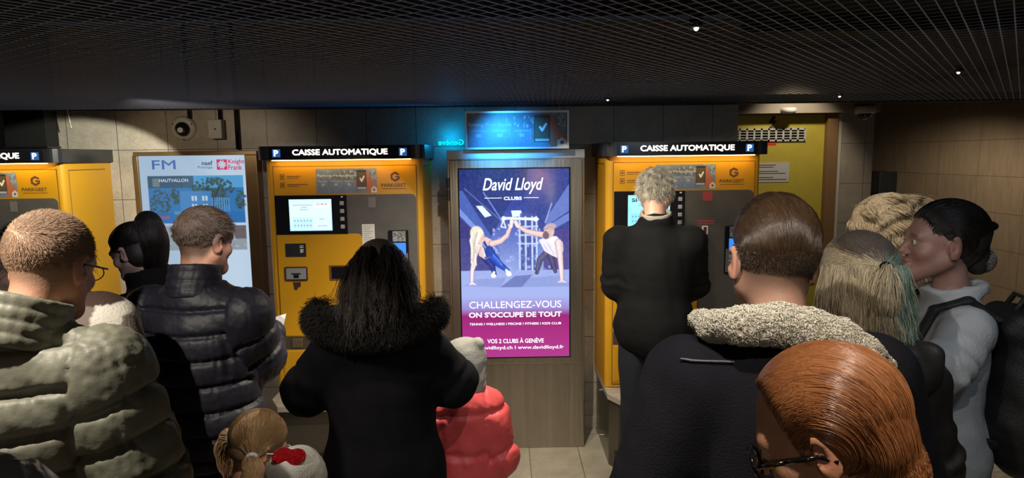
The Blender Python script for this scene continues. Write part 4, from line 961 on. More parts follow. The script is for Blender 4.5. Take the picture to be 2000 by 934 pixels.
        if wrinkle:
            D += wrinkle*(wob(V*(1, 1, .45), wf, 11)*.7+wob(V*(1, 1, .8), wf*2.3, 12)*.4+wob(V, wf*5, 13)*.15)
            for i in (0, 1):
                if sleeves[i]:
                    a_, t_ = info[i]; near = np.exp(-(np.linalg.norm(V-f.el[i], axis=1)/(.09*s))**2); D += near*wrinkle*1.5*np.sin(t_*95+wob(V, 8, 17)*2)
        V = V+N*D[:, None]; f.last = (V, Q)
        return np_mesh(name, V, Q, m, parent or f.root, colfn(V, N) if colfn else None)
    def stand_collar(f, m, r=.08, h=.04, up=.02, ribs=4, t=.016, name='collar', flat=.98):
        s = f.s; n = (f.Hc+f.HR@np.array((0, -.02, -.05)))-f.neck0; n = n/np.linalg.norm(n)*np.array((.6, .6, 1)); n = n/np.linalg.norm(n)
        G = Field(np.arange(-.16, .16, .0035), np.arange(f.neck0[1]-.15, f.neck0[1]+.16, .0035), np.arange(f.neck0[2]-.08, f.neck0[2]+.13, .0035))
        for k in range(ribs):
            u = k/(ribs-1); c = f.neck0+n*(up-h+2*h*u)*s+np.array((0, -.004, 0)); G.ring(c, n, (r*(1.06-.10*u))*s, t*s, h/(ribs-1)*1.0*s, .006, flat)
        V, Q = G.mesh(); V = relax(V, Q, 3, .5); V += normals(V, Q)*(.0012*wob(V, 14, 5)+.0008*wob(V, 40, 6))[:, None]
        return np_mesh(name, V, Q, m, f.root)
    def trousers(f, m, top=.98, flare=0.):
        s, b = f.s, f.b; G = Field(np.arange(-.27*s, .27*s, .013), np.arange(-.2*s, .2*s, .013), np.arange(.02, top*s+.03, .015))
        G.ell(f.T((0, 0, .93)), np.array((.163, .113, .13))*s*b, .03)
        for i in (-1, 1):
            hx = i*.09*s; G.cap((hx, 0, .88*s), (hx*1.05, .015, .5*s), .088*s*b, .066*s+flare*.5, .03); G.cap((hx*1.05, .015, .5*s), (hx*1.1, -.005, .08*s), .066*s+flare*.5, .055*s+flare, .02)
        G.cut((0, 0, top*s), (0, 0, 1)); G.cut((0, 0, .055*s), (0, 0, -1)); V, Q = G.mesh(); V = relax(V, Q, 1); N = normals(V, Q); V += N*(.004*wob(V*(1, 1, .6), 7, 21))[:, None]
        return np_mesh('trousers', V, Q, m, f.root)
    def shoes(f, m):
        s = f.s
        for i in (-1, 1):
            hx = i*.09*s*1.1; G = Field(np.arange(hx-.09, hx+.09, .008), np.arange(-.1, .24, .008), np.arange(-.01, .14, .008)); G.cap((hx, -.03*s, .05*s), (hx*1.25, .15*s, .038*s), .042*s, .036*s, .01); G.cap((hx, -.02*s, .05*s), (hx, -.02*s, .1*s), .045*s, .046*s, .02)
            G.cut((0, 0, .0), (0, 0, -1), .004); V, Q = G.mesh(); sh = np_mesh('shoe', V, Q, m, f.root)
            G = Field(np.arange(hx-.09, hx+.09, .009), np.arange(-.1, .24, .009), np.arange(-.012, .04, .006)); G.cap((hx, -.03*s, .02), (hx*1.25, .155*s, .02), .048*s, .042*s, .01); G.cut((0, 0, .001), (0, 0, -1), .003); G.cut((0, 0, .022), (0, 0, 1), .003); V, Q = G.mesh(); np_mesh('sole', V, Q, M_DARK, sh)
    def hairmesh(f, fn, m, name='hair', res=.004, ext=None, disp=None, colfn=None):
        """fn(field, P, e, c) adds volumes in head coordinates; result is one solid mass under the strands"""
        c, R, s = f.Hc, f.HR, f.hs; e_ = ext or (.15, .17, .17, .17); lo = c-np.array((e_[0], e_[1], e_[2]))*s; hi = c+np.array((e_[0], e_[1], e_[3]))*s
        G = Field(np.arange(lo[0], hi[0], res), np.arange(lo[1], hi[1], res), np.arange(lo[2], hi[2], res))
        def P(x, y, z): return c+R@(np.array((x, y, z))*s)
        def e(p, r, k=.015, op='add', rr=None): G.ell(P(*p), np.array(r)*s, k*s, R if rr is None else R@rr, op)
        def cp(a, b, ra, rb, k=.015, op='add'): G.cap(P(*a), P(*b), ra*s, rb*s, k*s, op)
        def ct(p, n, k=.01): G.cut(P(*p), R@np.array(n, float), k)
        fn(G, P, e, cp, ct); V, Q = G.mesh(); V = relax(V, Q, 1, .4); N = normals(V, Q)
        if disp: q = ((V-c)@R)/s; V = V+N*(disp(q)*s)[:, None]
        return np_mesh(name, V, Q, m, f.root, colfn(((V-c)@R)/s) if colfn else None)
    def strands(f, name, n, seed, roots, flow, length, steps, m, radius=.0006, parent=None, colliders=None, jitter=.12, lift=0., push=1.0, hug=0.):
        col = [((0, -.012, .035), np.array((.0775, .097, .0875))*push)]+list(colliders or [])
        P = grow(n, seed, roots, flow, length, steps, col, jitter, lift, hug); sh = P.shape; W = f.hp(P.reshape(-1, 3)).reshape(sh)
        return curves_obj(name, W, radius, m, parent or f.root)
def down(f):                                            # world-down expressed in the head frame
    return f.HR.T@np.array((0, 0, -1.))

# ================================================================== people
def place(px, py, Y, rz, lean=0., hs=1., shift=(0, 0, 0), h=None):
    """head centre stands at pixel (px,py) at distance Y; returns root location, height and a pixel->local mapper"""
    t = at(px, py, Y); L = rot(-lean); hip = np.array((0, 0, .93)); up = hip+L@(np.array((0, 0, 1.455))-hip)
    off = np.array((0, .025, .165))*hs+np.array(shift); s = (t.z-off[2])/up[2]; c, s_ = math.cos(rz), math.sin(rz); hx, hy = up[0]*s+off[0], up[1]*s+off[1]
    loc = (t.x-(hx*c-hy*s_), t.y-(hx*s_+hy*c), 0)
    def pl(qx, qy, QY):
        w = at(qx, qy, QY); dx, dy = w.x-loc[0], w.y-loc[1]; return np.array((dx*c+dy*s_, -dx*s_+dy*c, w.z))/s
    return loc, s*1.75, pl
_init = Figure.__init__
def person(label, px, py, Y, rz=0., lean=0., hs=1., shift=(0, 0, 0), el=None, wr=None, **kw):
    loc, h, pl = place(px, py, Y, rz, lean, hs, shift)
    f = Figure.__new__(Figure); kw2 = dict(kw)
    _init(f, label, loc, rz, h, lean=lean, hs=hs, elbows=[pl(*e) if len(e) == 3 and e[0] > 3 else np.array(e) for e in el] if el else None,
          wrists=[pl(*e) if len(e) == 3 and e[0] > 3 else np.array(e) for e in wr] if wr else None, **kw2)
    f.Hc = f.neck_top(shift); f.pl = pl; return f
def _nt(f, shift): return f.T((0, 0, 1.455))+np.array((0, .025, .165))*f.hs+np.array(shift)
Figure.neck_top = _nt
def scalp(q, low=-.06, ear=.01, front=.075, w=.012):
    y, z = q[:, 1], q[:, 2]; base = low+(ear-low)*smst(-.05, .0, y); base = base+(front-ear)*smst(.04, .085, y)
    return smst(base-w*.4, base+w, z)
def capcut(ct, front=.075, low=-.07):
    ct((0, .070, front-.01), (0, .85, -.35), .02); ct((0, 0, low), (0, 0, -1), .01)
def swirl(P, cz=.03, cy=-.01): return nrm(np.stack([0*P[:, 0], -(P[:, 2]-cz), (P[:, 1]-cy)], 1))
def nrm(v): return v/(np.linalg.norm(v, axis=-1, keepdims=True)+1e-9)

# materials for clothes
def cloth(name, col, rough=.8, bump=.25, bscale=220, sheen=0, noise=.1, spec=.3, coat=0): return mat(name, col, rough, noise=noise, nscale=14, bump=bump, bscale=bscale, sheen=sheen, spec=spec, coat=coat)
J_OLIVE = cloth('olive_nylon', (.155, .155, .115), .52, .22, 34, spec=.4)
J_NAVY = cloth('navy_nylon', (.012, .0125, .022), .55, .45, 20, spec=.45)
J_BLACK = cloth('black_wool', (.0045, .0045, .0065), .95, .3, 300, spec=.08)
J_BLACKC = cloth('black_cotton', (.006, .006, .0065), .85, .25, 200, spec=.12)
J_RED = cloth('coral_nylon', (.56, .07, .075), .5, .4, 18, spec=.4)
J_GREY = cloth('grey_cotton', (.30, .30, .29), .85, .3, 260)
J_JEAN = cloth('dark_trousers', (.012, .014, .022), .85); J_SHOE = cloth('black_shoe', (.012, .012, .012), .4)
J_WHITE = cloth('pale_linen', (.34, .36, .385), .85, .25, 120)
J_BROWN = cloth('brown_coat', (.06, .04, .03), .8)

# ---- older boy-cut man at left in an olive puffer
f = person('man with buzz-cut light brown hair in olive quilted puffer jacket, front left', 98, 520, 1.42, .05, .05, .93, (.03, .035, -.03),
           head=(-.30, .0, -.12), el=((-.25, -.02, 1.12), (.225, .0, 1.13)), wr=((-.14, .22, 1.16), (.12, .24, 1.16)), build=.88, skin=(.56, .29, .19))
fd = lambda q: (scalp(q, -.075, -.005, .075, .05)*.8, (.24, .15, .095))
f.body(fade=fd)
f.garment('jacket', J_OLIVE, .030, .74, None, puff=(.088, .0095), wrinkle=.003, res=.0065, sw=1.05)
f.stand_collar(J_OLIVE, .078, .038, .012, 4)
f.trousers(J_JEAN); f.shoes(J_SHOE)
hm = hair_mat('hair_light_brown', (.17, .10, .06), (.38, .25, .16), .5)
f.strands('hair', 15000, 1, skull_roots(lambda p: scalp(p, -.065, .0, .075, .05)), lambda P, N, t: N*.5+np.array((.1, .5, .0))+np.array((0, 0, -.5))*smst(.10, .0, P[:, 2:]), lambda P: .003+.008*smst(-.03, .08, P[:, 2]), 3, hm, .0003, jitter=.14)
bm = bmesh.new(); cyl(bm, f.hp((.079, .085, .004))[0], f.hp((.083, .0, .004))[0], .0022, n=8); cyl(bm, f.hp((.083, .0, .004))[0], f.hp((.079, -.018, -.012))[0], .0022, n=8); cyl(bm, f.hp((-.079, .085, .004))[0], f.hp((-.083, .0, .004))[0], .0022, n=8)
for sd in (-1, 1):
    ring_ = [f.hp((sd*.036+.024*math.cos(t), .101, -.004+.018*math.sin(t)))[0] for t in [i*math.pi/8 for i in range(17)]]; tube(bm, ring_, .0014, 6)
tube(bm, [f.hp((-.013, .103, .0))[0], f.hp((0, .112, .004))[0], f.hp((.013, .103, .0))[0]], .0014, 6)
bm_obj('glasses', bm, mat('dark_rim', (.02, .015, .015), .3), f.root)

# ---- man in the navy puffer holding a card
f = person('dark-haired man in navy quilted jacket holding up a small white card', 398, 470, 2.3, -.18, .02, .98, (0, .02, 0),
           head=(-.16, 0, -.28), el=((226, 720, 2.25), (510, 702, 2.32)), wr=((300, 730, 2.6), (527, 650, 2.56)), build=1.03, skin=(.50, .26, .16))
f.body(fade=lambda q: (scalp(q, -.075, -.02, .075, .03)*.85, (.05, .032, .022)), curl=(.6, 1.0))
f.garment('jacket', J_NAVY, .032, .83, None, puff=(.085, .0085), wrinkle=.003, res=.0075, sw=1.05)
f.stand_collar(J_NAVY, .074, .044, .02, 4)
f.trousers(J_JEAN); f.shoes(J_SHOE)
hm = hair_mat('hair_dark_brown', (.03, .018, .011), (.11, .07, .045), .4)
f.strands('hair', 9000, 2, skull_roots(lambda p: scalp(p, -.07, .0, .075, .02)), lambda P, N, t: N*.45+np.stack([-.2*np.sign(P[:, 0])+0*P[:, 0], .55+.5*wob(P, 30, 4), -.25-P[:, 2]*3], 1), lambda P: .008+.022*smst(-.02, .07, P[:, 2]), 4, hm, .0006, jitter=.35)
w = f.wr[1]; cm = bmesh.new(); 
c0 = Vector(f.pl(543, 631, 2.62)*f.s); ux = Vector((.045, .012, .018)); uz = Vector((-.008, .01, .040)); uz = uz*.62
bmv = [c0+ux*a+uz*b for a, b in ((-.75, -1), (.35, -1), (.75, .9), (-.35, 1.1))]
prc = bmesh.new(); A_ = [prc.verts.new(v) for v in bmv]; B_ = [prc.verts.new(v+Vector((0, .0012, 0))) for v in bmv]; prc.faces.new(A_); prc.faces.new(B_[::-1])
for i in range(4): prc.faces.new((A_[i], B_[i], B_[(i+1) % 4], A_[(i+1) % 4]))
card = bm_obj('parking_ticket', prc, mat('white_card', (.8, .79, .75), .5)); card.location = f.root.location; card.rotation_euler = f.root.rotation_euler
tag(card, 'small white paper card held up by the man in navy jacket', 'ticket')

# ---- woman in a long black coat with a fur-trimmed hood
f = person('woman with long dark hair in black coat with furry hood, seen from behind', 742, 545, 2.1, 0, .03, .97, (0, .02, 0), head=(-.3, 0, .12), female=True,
           el=((600, 765, 2.08), (885, 745, 2.1)), wr=((665, 705, 2.38), (815, 705, 2.38)), build=1.0)
f.body()
def coat_extra(G, f):
    s = f.s; G.cap((0, 0, 1.02*s), (0, .0, .5*s), .15*s, .215*s, .05, flat=((0, 1, 0), .8))
    n0 = f.neck0
    G.ell(n0+np.array((0, -.065, .01)), (.155, .055, .10), .05)       # hood lying on the back
    G.cap(n0+np.array((-.13, -.03, .03)), n0+np.array((.13, -.03, .03)), .06, .06, .04)
f.garment('coat', J_BLACK, .034, .5, None, wrinkle=.008, res=.010, extra=coat_extra, flare=.02, sw=1.1, wf=4)
f.trousers(J_JEAN); f.shoes(J_SHOE)
G_roots = [f.neck0+np.array(p) for p in ((-.19, .02, -.01), (-.185, -.06, -.02), (-.15, -.115, -.03), (-.07, -.135, -.05), (0, -.14, -.055), (.07, -.135, -.05), (.15, -.115, -.03), (.185, -.06, -.02), (.18, .02, -.01))]
G_roots = np.array(G_roots)*(.94, 1, 1)+np.array((0, .01, .075))
rs = np.random.RandomState(4); n_ = 9000; tt = rs.rand(n_)*(len(G_roots)-1.001); i0 = tt.astype(int); fr = (tt-i0)[:, None]; base = G_roots[i0]*(1-fr)+G_roots[i0+1]*fr
dirs = nrm(rs.normal(size=(n_, 3))+np.array((0, -.3, .2))+nrm(base-f.neck0)*.8); p0 = base+dirs*.018; stp = [p0]
for k in range(1, 4): stp.append(stp[-1]+nrm(dirs+rs.normal(size=(n_, 3))*.35+np.array((0, 0, -.35*k)))*.016)
fur = curves_obj('hood_fur', np.stack(stp, 1), .0009, hair_mat('fur_black', (.002, .002, .002), (.009, .007, .006), .8, .2), f.root)
hk = hair_mat('hair_near_black', (.004, .003, .0028), (.014, .010, .008), .38, .35)
mk = mat('hair_mass_dark', (.014, .010, .008), .6)
f.hairmesh(lambda G, P, e, cp, ct: (e((0, -.014, .038), (.083, .102, .094)), e((0, -.055, -.03), (.078, .062, .09), .03), e((0, -.07, -.09), (.072, .05, .07), .03), ct((0, .06, .05), (0, .8, -.45))), mk, ext=(.16, .17, .24, .17))
f.strands('hair_strands', 9000, 5, skull_roots(lambda p: scalp(p, -.06, -.01, .075)), lambda P, N, t: np.stack([np.sign(P[:, 0])*(.35-.5*t)+.25*wob(P, 25, 6), -.55+P[:, 1]*2*(t < .5), -.25-1.1*t+0*P[:, 0]], 1)*1., lambda P: .17+.03*wob(P, 14, 3), 10, hk, .0007,
          colliders=[((0, -.055, -.03), (.080, .064, .092)), ((0, -.07, -.09), (.074, .052, .072))], push=1.05, jitter=.14)

# ---- white-haired man at the right machine
f = person('white-haired man in dark jacket standing at the right pay machine', 1281, 378, 3.4, -.22, .06, .98, (0, .04, -.01), head=(-.42, .0, -.30),
           el=((1202, 560, 3.38), (1356, 555, 3.42)), wr=((1250, 590, 3.66), (1338, 580, 3.70)), build=.98, skin=(.56, .32, .23))
f.body()
f.garment('jacket', J_BLACKC, .018, .80, dict(r=.072, t=.014, h=.028, up=.0), wrinkle=.007, res=.010, flare=.02, sw=1.05)
f.trousers(J_JEAN); f.shoes(J_SHOE)
V_ = f.T((0, -.115-.026, 1.36)); G = Field(np.arange(-.2, .2, .006), np.arange(f.neck0[1]-.14, f.neck0[1]+.14, .006), np.arange(f.neck0[2]-.06, f.neck0[2]+.12, .006))
G.ring(f.neck0+np.array((0, 0, .022)), (0, -.25, 1), .070, .008, .034, .005); V, Q = G.mesh(); np_mesh('shirt_collar', relax(V, Q, 1), Q, cloth('grey_shirt', (.28, .25, .22), .8), f.root)
hw_ = hair_mat('hair_white', (.40, .36, .29), (.66, .61, .52), .5)
f.hairmesh(lambda G, P, e, cp, ct: (e((0, -.016, .038), (.083, .103, .094)), e((0, -.05, -.02), (.075, .05, .05), .02), capcut(ct, .07, -.07)), mat('hair_mass_white', (.44, .40, .33), .8), res=.005)
f.strands('hair_strands', 8000, 7, skull_roots(lambda p: scalp(p, -.065, -.02, .07)), lambda P, N, t: N*(.55-.5*t)+np.stack([.3*wob(P, 30, 2), -.3+.4*wob(P, 26, 5), -.5*t-.25+.4*wob(P, 32, 8)], 1), lambda P: .035+.015*wob(P, 20, 3), 6, hw_, .0009, push=1.06, jitter=.35)

# ---- young man with the undercut, sherpa collar
f = person('young man with slicked undercut in black coat with cream fleece collar', 1510, 512, 1.33, -.02, .03, .99, (0, .02, -.022), head=(-.14, .07, -.03),
           el=((-.265, .0, 1.10), (.265, .0, 1.10)), wr=((-.13, .25, 1.12), (.13, .25, 1.12)), build=1.0, skin=(.52, .29, .20))
f.body(fade=lambda q: (smst(-.11, -.02, q[:, 2])*(q[:, 1] < .05)*.8*np.clip(1-(np.abs(q[:, 0])-.05)/.03*(q[:, 2] < -.0)*.3, 0, 1)*(np.abs(q[:, 0]) < .0815), (.035, .024, .018)))
def slope_yoke(G, f): G.cap(f.T((-.17, -.01, 1.37)), f.neck0+np.array((0, -.02, .0)), .07*f.s, .07*f.s, .04); G.cap(f.T((.17, -.01, 1.37)), f.neck0+np.array((0, -.02, .0)), .07*f.s, .07*f.s, .04)
f.garment('coat', cloth('charcoal_wool', (.010, .010, .0135), .95, .35, 260, spec=.1), .026, .62, None, wrinkle=.004, res=.009, flare=.02, sw=1.1, wf=4)
Vc, _q = f.last                                                    # piped seam across the left sleeve and back
for side in (-1,):
    pts = []
    for xx in np.linspace(.115, .215, 12):
        zz = 1.46+.06*(xx-.1)+.0; nr = (np.abs(Vc[:, 0]-side*xx) < .008) & (np.abs(Vc[:, 2]-zz) < .009)
        if nr.any(): v = Vc[nr][np.argmin(Vc[nr][:, 1])]; pts.append((side*xx, v[1]-.001, zz))
    if len(pts) > 3: bm = bmesh.new(); tube(bm, pts, .0022, 6); bm_obj('seam_piping', bm, cloth('grey_piping', (.12, .12, .13), .7), f.root, True)
f.trousers(J_JEAN); f.shoes(J_SHOE)
n0 = f.neck0; G = Field(np.arange(-.26, .26, .005), np.arange(n0[1]-.22, n0[1]+.24, .005), np.arange(n0[2]-.17, n0[2]+.13, .005))
path = [(-.150, .05, -.004), (-.142, -.03, .002), (-.108, -.08, .016), (-.05, -.096, .022), (0, -.1, .012), (.05, -.105, -.006), (.092, -.105, -.034), (.128, -.095, -.066), (.152, -.07, -.10)]
rad_ = [.020, .029, .035, .038, .039, .039, .037, .032, .022]
for (a, b, ra, rb) in zip(path, path[1:], rad_, rad_[1:]): G.cap(n0+np.array(a)+np.array((0, 0, .020)), n0+np.array(b)+np.array((0, 0, .020)), ra, rb, .012, flat=((0, .9, .35), .62))
V, Q = G.mesh(); V = relax(V, Q, 2); N = normals(V, Q); V = V+N*(.0022*wob(V, 70, 31, 12)+.0016*wob(V, 130, 32, 12))[:, None]
M_SHERPA = cloth('cream_fleece', (.56, .52, .44), .95, .9, 170, sheen=.3)
col_o = np_mesh('fleece_collar', V, Q, M_SHERPA, f.root)
rs = np.random.RandomState(12); pick = rs.choice(len(V), 9000); pp = V[pick]; nn = N[pick]; ok = pp[:, 2] > -9; a1 = nrm(np.cross(nn, rs.normal(size=nn.shape))); a2 = np.cross(nn, a1)
cur = np.stack([pp+a1*.0022*math.cos(t)+a2*.0022*math.sin(t)-a1*.0022+nn*(.0008+.0010*k) for k, t in enumerate(np.linspace(0, 5.5, 6))], 1)
curves_obj('fleece_curls', cur, .0006, hair_mat('fleece_fibre', (.50, .46, .38), (.66, .61, .52), .9), f.root, taper=.9)
hd = hair_mat('hair_chestnut', (.010, .006, .004), (.065, .036, .018), .32, .55)
f.hairmesh(lambda G, P, e, cp, ct: (e((0, -.008, .046), (.0765, .0975, .084)), e((0, -.05, .048), (.067, .058, .066), .02), ct((0, .085, .07), (0, .9, -.3)), ct((0, -.05, .018), (0, .28, -1), .02)), mk, res=.004)
def fl_under(P, N, t): return swirl(P, .02)*1.1+N*.12*(t < .3)+.0*np.stack([-.5*P[:, 0]/.08*(t > .1)+.22*wob(P*(1, .4, .4), 40, 9), -1.0+.0*P[:, 0]+.6*(t < .25), .25*(t < .3)+0*P[:, 0]], 1)+np.stack([-.8*P[:, 0]*(P[:, 1] < 0)*4+.18*wob(P*(1, .4, .4), 40, 9), 0*P[:, 0], .1*wob(P, 30, 3)], 1)
f.strands('hair_strands', 17000, 8, skull_roots(lambda p: (p[:, 2] > .028+.03*smst(0, .08, p[:, 1]))*1., rad=(.079, .1, .088), cen=(0, -.008, .048)), fl_under, lambda P: .030+.05*smst(-.05, .08, P[:, 1])+.005*wob(P, 30, 4), 9, hd, .00045,
          colliders=[((0, -.008, .052), (.081, .102, .088)), ((0, -.05, .05), (.072, .064, .072))], push=1.0, jitter=.06, lift=.1, hug=.25)
f.strands('nape_stubble', 9000, 9, skull_roots(lambda p: (p[:, 2] < .035)*(p[:, 1] < .03)*smst(-.075, -.01, p[:, 2])), lambda P, N, t: N*.6+np.array((0, -.1, -.8)), lambda P: .003+.006*smst(-.04, .03, P[:, 2]), 3, hd, .0003, jitter=.3)

# ---- red-haired person close to the camera, seen from above, facing left
f = person('person with sleek copper-red hair and black glasses, close in front at bottom right', 1606, 846, .89, 1.05, .03, .91, (0, .02, 0), head=(-.42, 0.0, .02), female=True, skin=(.60, .30, .18))
f.body(hres=.0032)
f.garment('jacket', J_BROWN, .02, .75, dict(r=.075, t=.012, h=.03, up=.01), wrinkle=.005, res=.011); f.trousers(J_JEAN); f.shoes(J_SHOE)
hr = hair_mat('hair_copper', (.14, .040, .013), (.48, .20, .075), .3, .8)
def red_mass(G, P, e, cp, ct): e((0, -.022, .040), (.083, .105, .093)); e((0, -.075, .0), (.066, .044, .081), .03); e((0, -.075, -.06), (.055, .045, .06), .03); ct((0, .046, .070), (0, .92, -.38), .02); ct((0, .02, -.035), (0, .5, -1), .02)
f.hairmesh(red_mass, mat('hair_mass_copper', (.13, .042, .014), .5), res=.004)
def red_flow(P, N, t): return swirl(P, -.01, .0)+np.stack([np.sign(P[:, 0])*.10+.16*wob(P*(1, .25, .6), 34, 9), 0*P[:, 0], .14*wob(P*(1, .3, 1), 40, 10)-.25*t], 1)
rc = [((0, -.022, .040), (.088, .110, .098)), ((0, -.075, .0), (.073, .051, .088)), ((0, -.075, -.06), (.058, .048, .063))]
f.strands('hair_strands', 22000, 13, skull_roots(lambda p: scalp(p, -.05, .0, .066, .008)*(p[:, 1]-.35*p[:, 2] < .030+.012*wob(p, 9, 3)), rad=(.086, .108, .096), cen=(0, -.022, .040)), red_flow, lambda P: .10+.03*wob(P, 12, 7)+.06*smst(0, .08, P[:, 1]), 12, hr, .0005, colliders=rc, push=1.0, jitter=.06, hug=.4)
bm = bmesh.new(); tpl = [(-.076, .092, -.004), (-.081, .05, -.003), (-.084, .0, -.004), (-.080, -.02, -.018)]
for sd in (-1, 1):
    for a, b in zip(tpl, tpl[1:]):
        a, b = (a[0]*sd*-1, a[1], a[2]), (b[0]*sd*-1, b[1], b[2]); cyl(bm, f.hp(a)[0], f.hp(b)[0], .0036, n=8)
    rr_ = [f.hp((sd*.040+.030*math.cos(t), .104-.06*abs(sd*.040+.030*math.cos(t)), -.008+.022*math.sin(t)))[0] for t in [i*math.pi/10 for i in range(21)]]; tube(bm, rr_, .0026, 8)
tube(bm, [f.hp((-.012, .112, -.002))[0], f.hp((0, .118, .002))[0], f.hp((.012, .112, -.002))[0]], .0022, 6)
gl = bm_obj('glasses', bm, mat('black_acetate', (.008, .007, .007), .12, spec=.7), f.root, True)
for sd in (-1, 1):
    bm = bmesh.new(); cyl(bm, f.hp((sd*.0815, .075, -.0035))[0], f.hp((sd*.083, .066, -.0035))[0], .0042, n=8); bm_obj('hinge', bm, mat('gold', (.8, .55, .2), .2, metal=1), gl)

# ---- woman with green-tinted blonde hair tied half up
f = person('woman with green-tinted ash blonde hair tied half up, black hooded jacket', 1674, 552, 1.70, -.05, .02, 1.04, (0, .01, 0), head=(-.1, 0, .10), female=True, build=.9, el=((-.23, .0, 1.12), (.225, .0, 1.12)))
f.body()
def hood_extra(G, f):
    n0 = f.neck0; G.ell(n0+np.array((0, -.08, -.03)), (.155, .06, .075), .03); G.cap(n0+np.array((-.13, -.06, .0)), n0+np.array((.13, -.06, .0)), .038, .038, .02)
    G.cap(f.T((-.17, -.01, 1.37)), n0, .065, .065, .04); G.cap(f.T((.17, -.01, 1.37)), n0, .065, .065, .04)
f.garment('jacket', cloth('black_shell', (.02, .019, .018), .42, .1, 50, spec=.5), .024, .74, None, wrinkle=.009, res=.0085, extra=hood_extra, sw=1.0, wf=6)
f.trousers(J_JEAN); f.shoes(J_SHOE)
def ash_mass(G, P, e, cp, ct): e((0, -.016, .036), (.082, .103, .092)); e((0, -.055, -.03), (.086, .06, .095), .03); e((0, -.06, -.11), (.085, .05, .085), .03); e((-.045, -.055, -.15), (.05, .04, .06), .03); ct((0, .06, .05), (0, .8, -.45))
def ash_col(q):
    C = np.tile(np.array((.30, .24, .15)), (len(q), 1)); top = smst(.05, .11, q[:, 2]+.04*wob(q, 9, 3)); C += (np.array((.045, .035, .03))-C)*top[:, None]
    g = np.exp(-((q[:, 0]-.045)/.028)**2)*smst(.10, .03, q[:, 2])*.75; C += (np.array((.07, .16, .11))-C)*g[:, None]; return C
f.hairmesh(ash_mass, vcol_mat('hair_mass_ash', 0, .6, .5, 90, noise=.3, nscale=60), ext=(.16, .17, .25, .17), colfn=ash_col)
TIE = np.array((-.012, -.126, .045))
def up_flag(P, N): return (np.array(N)[:, 2]*.092**2/1+.036 > .0) if False else (N[:, 2] > -.38)
def ash_flow(P, N, t):
    w_ = up_flag(P, N)[:, None]; a = nrm(TIE-P); b = np.stack([.35*wob(P, 16, 4)+np.sign(P[:, 0])*.2, -.4+.0*P[:, 0], -1.0+.25*wob(P, 22, 5)], 1); return np.where(w_, a+np.stack([.12*wob(P, 24, 6), 0*P[:, 0], .12*wob(P, 24, 7)], 1), b)
def ash_len(P): nn_ = nrm((P-np.array((0, -.016, .036)))/np.array((.082, .103, .092))**2); up_ = nn_[:, 2] > -.38; return np.where(up_, np.linalg.norm(TIE-P, axis=1)*1.02, .16+.03*wob(P, 14, 3))
ac = [((0, -.055, -.03), (.088, .063, .098)), ((0, -.06, -.11), (.088, .053, .09))]
def half(lo, hi, extra=lambda p: 1.): return skull_roots(lambda p: scalp(p, -.06, -.01, .072)*(p[:, 0] > lo)*(p[:, 0] <= hi)*extra(p), rad=(.082, .103, .092), cen=(0, -.016, .036))
f.strands('dark_roots', 3800, 20, half(-1, 1, lambda p: smst(.080, .118, p[:, 2])), ash_flow, lambda P: ash_len(P)*.8, 12, hair_mat('hair_dark_ash', (.025, .020, .018), (.14, .11, .085), .38), .0007, colliders=ac, push=1.105, jitter=.08, hug=.3)
f.strands('hair_strands', 7500, 21, half(-1, .012, lambda p: 1-.9*smst(.085, .120, p[:, 2])), ash_flow, ash_len, 12, hair_mat('hair_ash', (.17, .13, .08), (.56, .47, .32), .38), .0007, colliders=ac, push=1.10, jitter=.08, hug=.3)
f.strands('green_strands', 5200, 22, half(.012, 1, lambda p: 1-.9*smst(.085, .120, p[:, 2])), ash_flow, ash_len, 12, hair_mat('hair_green', (.05, .10, .075), (.27, .33, .27), .38), .0007, colliders=ac, push=1.10, jitter=.08, hug=.3)
G = Field(*[np.arange(-.3, .3, .004)+0*f.Hc[0] if k == 0 else np.arange(f.Hc[k]-.17, f.Hc[k]+.17, .004) for k in range(3)]); tp = f.hp(TIE+np.array((0, -.012, 0)))[0]; G.ring(tp, f.HR@np.array((.1, -1, .3)), .011, .006, .007, .003)
V, Q = G.mesh(); np_mesh('hair_tie', V, Q, J_BLACKC, f.root)
def mass_roots(cen, rad, region): return skull_roots(region, rad=rad, cen=cen)
def drape(P, N, t): return np.stack([.22*wob(P, 15, 4), .12*wob(P, 17, 6)+0*P[:, 0], -1.0+.0*P[:, 0]], 1)
for cen_, rad_2, sd2 in (((0, -.024, .02), (.093, .113, .100), 3), ((0, -.055, -.03), (.088, .063, .098), 1), ((0, -.06, -.11), (.087, .053, .088), 2)):
    f.strands('hair_strands', 3800, 23+sd2, mass_roots(cen_, rad_2, lambda p: (p[:, 1] < .03)*(p[:, 0] < .02)*(p[:, 2] < .052)*1.), drape, lambda P: .10+.03*wob(P, 14, 3), 8, MATS['hair_ash'], .0008, colliders=ac, push=1.0, jitter=.14)
    f.strands('green_strands', 2600, 33+sd2, mass_roots(cen_, rad_2, lambda p: (p[:, 1] < .03)*(p[:, 0] >= .02)*(p[:, 2] < .052)*1.), drape, lambda P: .10+.03*wob(P, 14, 3), 8, MATS['hair_green'], .0008, colliders=ac, push=1.0, jitter=.14)
rs = np.random.RandomState(3); n_ = 700; st = [np.tile(tp, (n_, 1))+rs.normal(size=(n_, 3))*.006]; d_ = nrm(np.array((-.25, -.5, -.3))+rs.normal(size=(n_, 3))*.22)
for k in range(1, 9): d_ = nrm(d_+np.array((0, .04, -.42))+rs.normal(size=(n_, 3))*.12); st.append(st[-1]+d_*.013)
curves_obj('tied_tail', np.stack(st, 1), .0008, MATS['hair_ash'], f.root)

